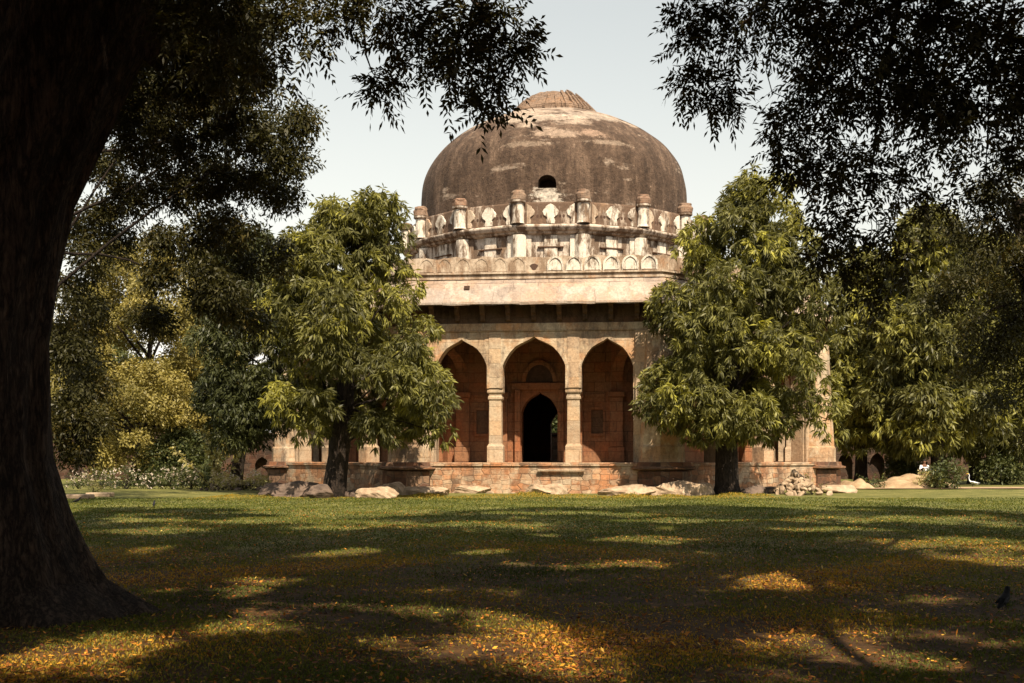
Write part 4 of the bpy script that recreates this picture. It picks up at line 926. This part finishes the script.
# mid-distance neem at the left: dark mass with sunny edge
r = np.random.default_rng(31)
def mid_neem(lab, trunk, pts, m_, per, seed, Yb, k=7):
    r = np.random.default_rng(seed); cl = []
    for (x, y, Y, rp) in pts:
        c = at(x, y, Y); R = rp/F*Y; nsub = max(4, int(R*R*11))
        for i in range(nsub):
            d = unit(r.normal(size=3)); q = r.random()**.45*.85
            cc = np.array(c)+d*q*R*np.array([1, 1, .9]); s_ = r.uniform(.22, .5)
            cl.append((tuple(cc), (s_, s_, s_*.7)))
    return make_tree('neem_tree', lab, 'tree', trunk[0], trunk, [.42, .38, .32, .2, .08][:len(trunk)], cl, 'rosette', r, m_, per=per, leafL=.13, leafW=.042, k=k, limbs=12, limb_r=.04, droop=.35, group='dark neem trees in the middle distance', rose=dict(outw=.5, spread=.75, jit=.1), shell=.3)
YL = 25.
mid_neem('dark neem tree reaching from behind the big trunk to the broad green tree', [tuple(Vector((gx(5, YL), YL, -.1))), tuple(Vector((gx(8, YL), YL, 3))), tuple(at(20, 250, YL)), tuple(at(60, 130, YL)), tuple(at(130, 20, YL))],
    [(x, y, YL+dy, rp) for x, y, dy, rp in ((200, 30, 0, 50), (150, 60, 1, 45), (235, 70, 0, 38), (190, 110, 0, 45), (240, 130, -1, 42), (268, 140, -1, 22), (282, 165, -1, 14), (300, 122, -1, 7), (265, 185, 0, 26), (285, 200, 0, 12), (140, 130, 1, 34), (215, 180, 0, 34), (175, 190, 1, 22), (130, 190, 1, 16), (110, 160, 1, 22), (100, 215, 1, 16), (205, 225, 0, 20), (240, 235, 0, 26),
     (200, 265, 0, 24), (225, 285, 0, 20), (170, 240, 0, 16), (160, 275, 0, 12), (250, 270, 1, 22), (240, 305, 1, 20), (275, 260, 1, 18), (90, 260, 1, 20), (72, 300, 1, 26), (70, 350, 1, 26), (68, 400, 1, 24), (85, 385, 2, 18), (150, 320, 1, 10), (210, 300, 1, 14), (100, 60, 1, 50), (255, 320, 2, 20), (120, 20, 1, 50), (180, 0, 0, 50), (240, 20, 0, 40), (150, 95, 1, 45), (110, 110, 2, 36), (215, 100, 1, 40), (255, 95, 0, 26), (170, 150, 2, 34), (120, 240, 2, 16), (95, 165, 2, 22), (90, 320, 3, 20), (70, 430, 1, 16), (88, 425, 1, 14), (75, 455, 1, 12), (85, 240, 2, 20), (78, 285, 3, 22), (74, 330, 3, 22), (78, 370, 3, 18))], M['neem'], 400, 41, 0)
YR = 30.
mid_neem('dark neem tree at the right edge in front of the drooping trees', [tuple(Vector((gx(1050, YR), YR, -.1))), tuple(Vector((gx(1046, YR), YR, 3.2))), tuple(at(1035, 300, YR)), tuple(at(1020, 200, YR))],
    [(x, y, YR+dy, rp) for x, y, dy, rp in ((1010, 200, 0, 40), (1000, 250, 0, 42), (970, 235, 0, 28), (960, 280, 0, 30), (1000, 300, 0, 40), (965, 325, 0, 26), (1005, 350, 0, 36), (1040, 380, 0, 34), (975, 365, 0, 18), (1030, 260, 0, 44), (1010, 400, 0, 24), (1035, 320, 0, 40), (985, 195, 0, 26), (940, 300, 0, 12), (1045, 430, 0, 26))], M['neem'], 240, 42, 0)

# ------------------------------------------------------------------ shrubs and flower beds
def shrub(name, label, x, ybase, Y, wp, hp, m_, group=None, k=6, L=.16, W=.07, per=70, flowers=0, seed=0, cat='shrub', n=None):
    r = np.random.default_rng(seed+int(x)); X0 = gx(x, Y); root = empty(name, (X0, Y, 0)); tag(root, label, cat, group)
    w_, h = wp/F*Y, hp/F*Y; cl = []
    for i in range(n or max(10, int(w_*h*14))):
        u = r.uniform(-.42, .42)*w_; q = r.uniform(-.35, .35)*w_*.7; z = r.uniform(.04, .80)*h*(1-(abs(u)/w_)**2*1.5); s_ = r.uniform(.16, .28)*min(w_, h)+.08
        cl.append(((u, q, z), (s_, s_, s_)))
    P, O, cr = clump_points(cl, per, r, .4); k_ = P[:, 2] > 0; P, O, cr = P[k_], O[k_], cr[k_]
    leaf_mesh('foliage', *rosettes(P, O, cr, k, L, W, r, droop=-.1, outw=.6, spread=.7, jit=.05), m_, root, .3)
    if flowers:
        P, O, cr = clump_points(cl, flowers, r, .9, .8); k_ = P[:, 2] > .05; P, O, cr = P[k_], O[k_], cr[k_]
        leaf_mesh('flowers', *rosettes(P, O, cr, 5, .06, .06, r, droop=-.3, outw=.5, spread=.9, jit=.02), M['flower'], root, .1)['kind'] = 'stuff'
    mb = MB()
    for c, rad in cl[::2]: p = limb_path((0, 0, 0), c, r, 3, .05); tube(mb, p, np.linspace(.02, .008, len(p)), 5)
    mb.build('stems', M['bark2'], root)
    return root
shrub('dark_shrub', 'tall dark rounded bush in front of the enclosure wall at left', 182, 0, 62, 60, 58, M['shrub'], per=60, L=.2, W=.09, seed=1)
shrub('dark_shrub', 'low dark bush beside the pale shoots at left', 206, 0, 57, 30, 26, M['shrub'], per=60, seed=2)
FB = [(78, 'flowering bush next to the big trunk'), (100, 'second flowering bush from the big trunk'), (126, 'flowering bush below the olive tree'), (150, 'flowering bush left of the dark rounded bush'),
      (172, 'flowering bush in front of the dark rounded bush'), (192, 'narrow flowering bush right of the dark rounded bush')]
for i, (x, lb) in enumerate(FB): shrub('flowering_bush', lb, x, 0, 56-.5*(i % 2), 28, 18+3*(i % 3), M['shrub'], 'flowering bushes in the left bed', flowers=26, seed=5+i, L=.12, W=.05)
shrub('flowering_bush', 'pale flowering bush below the yellow shoots', 222, 0, 53, 36, 20, M['palefol'], 'flowering bushes in the left bed', flowers=60, seed=20, L=.14, W=.05)
shrub('flowering_bush', 'pale flowering bush nearest the tomb corner', 252, 0, 53, 38, 18, M['palefol'], 'flowering bushes in the left bed', flowers=60, seed=22, L=.2, W=.05)
shrub('yellow_bush', 'small bright yellow green bush in the left bed', 93, 0, 50, 14, 12, M['palefol'], per=120, seed=25, L=.1, W=.05)
def shoots(label, x, Y, hp, n, seed, spread=.4):
    r = np.random.default_rng(seed); root = empty('leafy_shoots', (gx(x, Y), Y, 0)); tag(root, label, 'plant')
    mb = MB(); Ps, Os = [], []
    for i in range(n):
        h = hp/F*Y*r.uniform(.6, 1); e = np.array([r.normal(0, spread), r.normal(0, .3), h]); p = limb_path(r.normal(0, .1, 3)*[1, 1, 0], e, r, 6, .03); tube(mb, p, np.linspace(.03, .01, len(p)), 5)
        for t in np.linspace(.25, 1, 16):
            q = np.array(p[0])+(np.array(p[-1])-np.array(p[0]))*t; Ps.append(q); Os.append(unit(r.normal(size=3)*[1, 1, .3]))
    mb.build('stems', M['bark2'], root); P, O = np.array(Ps), np.array(Os)
    leaf_mesh('foliage', *rosettes(P, O, r.random(len(P)), 6, .26, .10, r, droop=-.05, outw=.8, spread=.4, jit=.04), M['palefol'], root, .4)
shoots('tall pale yellow leafy shoots left of the tomb', 216, 54.5, 66, 7, 3, .8)
shrub('dark_shrub', 'dark bush left of the sitting person', 905, 0, 66, 34, 40, M['shrub'], per=55, L=.2, W=.08, seed=31)
shrub('dark_shrub', 'dark bush in the shade at the far right', 1005, 0, 66, 50, 34, M['shrub'], per=45, L=.2, W=.08, seed=32)
shrub('young_plant', 'small bushy plant growing on the earth mound', 928, 0, 57, 22, 18, M['palefol'], per=60, L=.2, W=.06, seed=33, cat='plant')
shrub('young_plant', 'dark sapling right of the mound in front of the tree trunk', 946, 0, 56, 30, 30, M['shrub'], per=50, L=.22, W=.07, seed=34, cat='plant')
shrub('low_shrub', 'low green bush on the small earth hump', 872, 0, 57, 34, 16, M['shrub'], per=60, L=.14, W=.06, seed=35)
shrub('creeper', 'dusty creeper growing over the heap of stones', 812, 0, 47.2, 26, 22, M['palefol'], per=30, L=.1, W=.05, seed=36, cat='plant', n=9)
shrub('creeper', 'climbing plant hanging on the pilaster right of the arches', 640, 0, 49.2, 10, 10, M['shrub'], per=30, L=.1, W=.05, seed=37, cat='plant', n=4).location = (gx(641, 49.5), 49.45, zz(380, 49.5))
# stone slabs on the lawn at left
for (x0, x1, y, lb) in ((64, 92, 499, 'flat stone slab on the lawn beside the big trunk'), (88, 112, 497, 'flat pale stone slab just beyond the first slab')):
    Yc = EYE*F/(y-YH); mb = MB(); mb.box(gx(x0, Yc), gx(x1, Yc), Yc-.3, Yc+.3, .0, .17); tag(mb.build('stone_slab', M['rock'], bevel=.03), lb, 'slab', 'stone slabs on the left lawn')

# ------------------------------------------------------------------ grass and fallen leaves
def scatter_ground(n, ymin, ymax, r, pw=1.):
    Yg = ymin+(ymax-ymin)*r.random(n)**pw; Xg = r.uniform(-.5, .5, n)*(Yg*1.02+3.5)
    return Xg, Yg
r = np.random.default_rng(51)
def gz(X, Y): return .03*np.sin(X*.7+1)*np.sin(Y*.45)+.02*np.sin(X*1.9)*np.sin(Y*1.3+2)
n = 520000; X, Y = scatter_ground(n, 6.8, 43, r, 1.8)
dens = .5+.5*np.sin(X*1.3+2*np.sin(Y*.6))*np.sin(Y*.9+1.5*np.sin(X*.5)); nearf = np.clip((20-Y)/8, 0, 1); pz = np.sin(X*1.9+2*np.sin(Y*1.1))*np.sin(Y*1.6+np.sin(X*1.3))+.5*np.sin(X*5.1+Y*2)*np.sin(Y*4.3-X*1.7); k_ = r.random(n) < (.45+.55*dens)*(1-nearf*np.clip(.25-.7*pz, 0, .85)); X, Y = X[k_], Y[k_]; n = len(X)
P = np.stack([X, Y, gz(X, Y)-.004], 1); D = unit(np.stack([r.normal(0, .45, n), r.normal(0, .45, n), np.ones(n)], 1)); S = unit(np.stack([r.normal(size=n), r.normal(size=n)*.5, np.zeros(n)], 1))
g = leaf_mesh('grass', P, D, S, r.uniform(.018, .045, n)*(1+Y/40), r.uniform(.004, .008, n)*(1+Y/9), np.clip(.22+.5*np.sin(X*.8+1+np.sin(Y))*np.sin(Y*.7+.4+np.sin(X*.7))*np.clip((24-Y)/8, .2, 1)+.55*r.random(n)**1.3+np.clip((18-Y)/40, -.12, .2), 0, 1), M['grass'], None, .5)
tag(g, 'short rough grass of the shaded foreground lawn', 'grass', kind='stuff')
n = 115000; X, Y = scatter_ground(n, 6.8, 33, r, 1.5)
dn = np.sin(X*.9+1+np.sin(Y))*np.sin(Y*.75+.4+np.sin(X*.7))+.6*np.sin(X*2.7+Y*1.3)*np.sin(Y*2.2-X); k_ = r.random(n) < np.clip(.2+.95*np.clip(dn, 0, 2)**1.2, 0, 1); X, Y = X[k_], Y[k_]; n = len(X)
P = np.stack([X, Y, gz(X, Y)+.012+.02*r.random(n)], 1); D = unit(np.stack([r.normal(size=n), r.normal(size=n), r.normal(0, .28, n)], 1)); S = unit(np.cross(D, np.array([0, 0, 1.])+r.normal(0, .35, (n, 3))))
g = leaf_mesh('fallen_leaves', P, D, S, r.uniform(.02, .075, n), r.uniform(.010, .03, n), r.random(n), M['litter'], None, 0)
tag(g, 'yellow and brown fallen leaves scattered on the lawn', 'leaves', kind='stuff')
n = 26000; X = r.uniform(-12, 10, n); Y = r.uniform(40.5, 46.5, n); k_ = r.random(n) < np.clip((Y-39)/7, 0, 1); X, Y = X[k_], Y[k_]; n = len(X)
P = np.stack([X, Y, gz(X, Y)-.01], 1); D = unit(np.stack([r.normal(0, .5, n), r.normal(0, .5, n), np.ones(n)], 1)); S = unit(np.stack([r.normal(size=n), r.normal(size=n)*.3, np.zeros(n)], 1))
h_ = .06+.20*np.clip(np.sin(X*2.3)*np.sin(X*.9+1)+.2, 0, 1)*np.clip((Y-44.2)/1.5, 0, 1)
g = leaf_mesh('grass_tufts', P, D, S, h_*r.uniform(.6, 1.2, n), r.uniform(.02, .035, n), .5+.5*r.random(n), M['grass'], None, .5)
tag(g, 'longer grass along the rocks at the foot of the tomb', 'grass', kind='stuff')

# ------------------------------------------------------------------ person and birds
def skin_mesh(name, verts, edges, radii, m_, parent=None, sub=2):
    me = bpy.data.meshes.new(name); me.from_pydata(verts, edges, []); o = bpy.data.objects.new(name, me); C.objects.link(o)
    md = o.modifiers.new('skin', 'SKIN'); md.use_smooth_shade = True
    sv = me.skin_vertices[0].data
    for i, q in enumerate(radii): sv[i].radius = (q if hasattr(q, '__len__') else (q, q))
    sv[0].use_root = True
    s = o.modifiers.new('sub', 'SUBSURF'); s.levels = sub; s.render_levels = sub
    dg = bpy.context.evaluated_depsgraph_get(); me2 = bpy.data.meshes.new_from_object(o.evaluated_get(dg)); o.modifiers.clear(); o.data = me2; me2.name = name
    me2.materials.clear(); me2.materials.append(m_)
    if parent: o.parent = parent
    return o
Yp = 60.6
boulder((gx(924, 60.6), 60.65, -.02), .8, .6, .78, M['rock'], 300, 'block of stone the person in the white shirt sits on')['group'] = 'loose stones right of the tomb'
pr = empty('person', (gx(924, Yp), Yp, .58)); tag(pr, 'person in a white shirt sitting on the ground behind the mound plants', 'person')
# body (sits facing the camera, knees up, arms on the knees)
V = [(0, 0, .12), (0, .0, .32), (0, -.02, .52), (0, -.03, .60), (0, -.05, .72), (0, -.06, .80),
     (.11, -.08, .10), (.17, -.42, .38), (.15, -.55, .03), (.15, -.68, .02), (-.11, -.08, .10), (-.17, -.42, .36), (-.15, -.55, .03), (-.15, -.68, .02),
     (.17, -.02, .50), (.25, -.16, .30), (.17, -.38, .42), (.14, -.46, .40), (-.17, -.02, .50), (-.25, -.16, .30), (-.17, -.38, .40), (-.14, -.46, .38)]
Ed = [(0, 1), (1, 2), (2, 3), (3, 4), (4, 5), (0, 6), (6, 7), (7, 8), (8, 9), (0, 10), (10, 11), (11, 12), (12, 13), (2, 14), (14, 15), (15, 16), (16, 17), (2, 18), (18, 19), (19, 20), (20, 21)]
Rd = [.14, (.15, .10), (.13, .09), .055, (.085, .10), (.06, .07), .09, .06, .045, .035, .09, .06, .045, .035, .055, .042, .035, .03, .055, .042, .035, .03]
skin_mesh('body', V, Ed, Rd, M['skin'], pr)
skin_mesh('shirt', [V[0], V[1], V[2], V[14], V[15], (.22, -.22, .34), V[18], V[19], (-.22, -.22, .33)], [(0, 1), (1, 2), (2, 3), (3, 4), (4, 5), (2, 6), (6, 7), (7, 8)], [.165, (.175, .125), (.15, .11), .075, .062, .055, .075, .062, .055], M['shirt'], pr)
skin_mesh('trousers', [(0, 0, .08), V[6], V[7], (.15, -.53, .10), V[10], V[11], (-.15, -.53, .10)], [(0, 1), (1, 2), (2, 3), (0, 4), (4, 5), (5, 6)], [.165, .11, .08, .06, .11, .08, .06], M['trouser'], pr)
skin_mesh('hair', [(0, -.02, .72), (0, -.04, .80), (0, -.05, .84)], [(0, 1), (1, 2)], [(.095, .09), (.095, .10), (.06, .07)], M['hair'], pr)
def bird(name, label, loc, L, m_, rz, neck=.0, cat='bird', legs=.14, bm_='beak', up=.0):
    root = empty(name, loc, rz); tag(root, label, cat); s = L
    z0 = legs*s
    if neck: V = [(-.10*s, 0, z0+.12*s), (.08*s, 0, z0+.16*s), (.22*s, 0, z0+.28*s), (.26*s, 0, z0+.48*s), (.22*s, 0, z0+.62*s), (.28*s, 0, z0+.74*s), (-.35*s, 0, z0+.04*s)]; Rr = [.10*s, .11*s, .055*s, .032*s, .03*s, .045*s, .03*s]; head = V[5]
    else: V = [(0, 0, z0+.16*s), (.15*s, 0, z0+.24*s), (.25*s, 0, z0+.36*s), (.30*s, 0, z0+.46*s), (.34*s, 0, z0+.48*s), (-.22*s, 0, z0+.08*s), (-.50*s, 0, z0-.02*s)]; Rr = [(.13*s, .14*s), (.13*s, .13*s), .085*s, .08*s, .06*s, .09*s, (.05*s, .02*s)]; head = V[4]
    Ed = [(0, 1), (1, 2), (2, 3), (3, 4), (0, 5), (5, 6)] if not neck else [(0, 1), (1, 2), (2, 3), (3, 4), (4, 5), (0, 6)]
    skin_mesh('body', V, Ed, [tuple(x*.62 for x in q) if hasattr(q, '__len__') else q*.62*(1.2) for q in Rr] if neck else [tuple(x*.95 for x in q) if hasattr(q, '__len__') else q*.95 for q in Rr], m_, root)
    mb = MB(); tube(mb, [head, (head[0]+.10*s, 0, head[2]-.01*s), (head[0]+.20*s, 0, head[2]-.04*s)], [.028*s, .022*s, .004*s], 8); mb.build('beak', M[bm_], root, smooth=True)
    for sy in (-1, 1):
        mb = MB(); tube(mb, [(-.02*s, sy*.05*s, z0+.1*s), (.02*s, sy*.05*s, z0*.5), (0, sy*.05*s, .01)], [.02*s, .010*s, .010*s], 6)
        for t in (-.5, 0, .5): tube(mb, [(0, sy*.05*s, .012), (.09*s*math.cos(t), sy*.05*s+.09*s*math.sin(t), .008)], [.008*s, .004*s], 5)
        mb.build('leg', M['beak'], root)
    for sy in (-1, 1):
        mb = MB(); mb.loft([[(x*s, sy*(w_*s), z0+(z+dz)*s) for x, dz in ((.16, .02), (.0, .06), (-.2, .0), (-.42, -.06), (-.2, -.10), (0, -.06))] for w_, z in ((.085, .19), (.10, .19), (.11, .17))]); mb.build('wing', m_, root, smooth=True)
p = gnd(1004, 612); bird('crow', 'black crow standing in the shaded grass at the right edge', (p.x, p.y, .01), .36, M['feather'], math.radians(50))
p = gnd(154, 508); bird('crow', 'small black bird standing on the lawn left of the tomb', (p.x, p.y, .02), .32, M['feather'], math.radians(100))
p = gnd(77, 504); bird('crow', 'small black bird on the lawn beside the big trunk', (p.x, p.y, .02), .32, M['feather'], math.radians(20))
p = gnd(957, 486); bird('egret', 'white egret standing on the far lawn at the right', (p.x, 60, .0), .78, M['egret'], math.radians(175), neck=1, bm_='yellow')
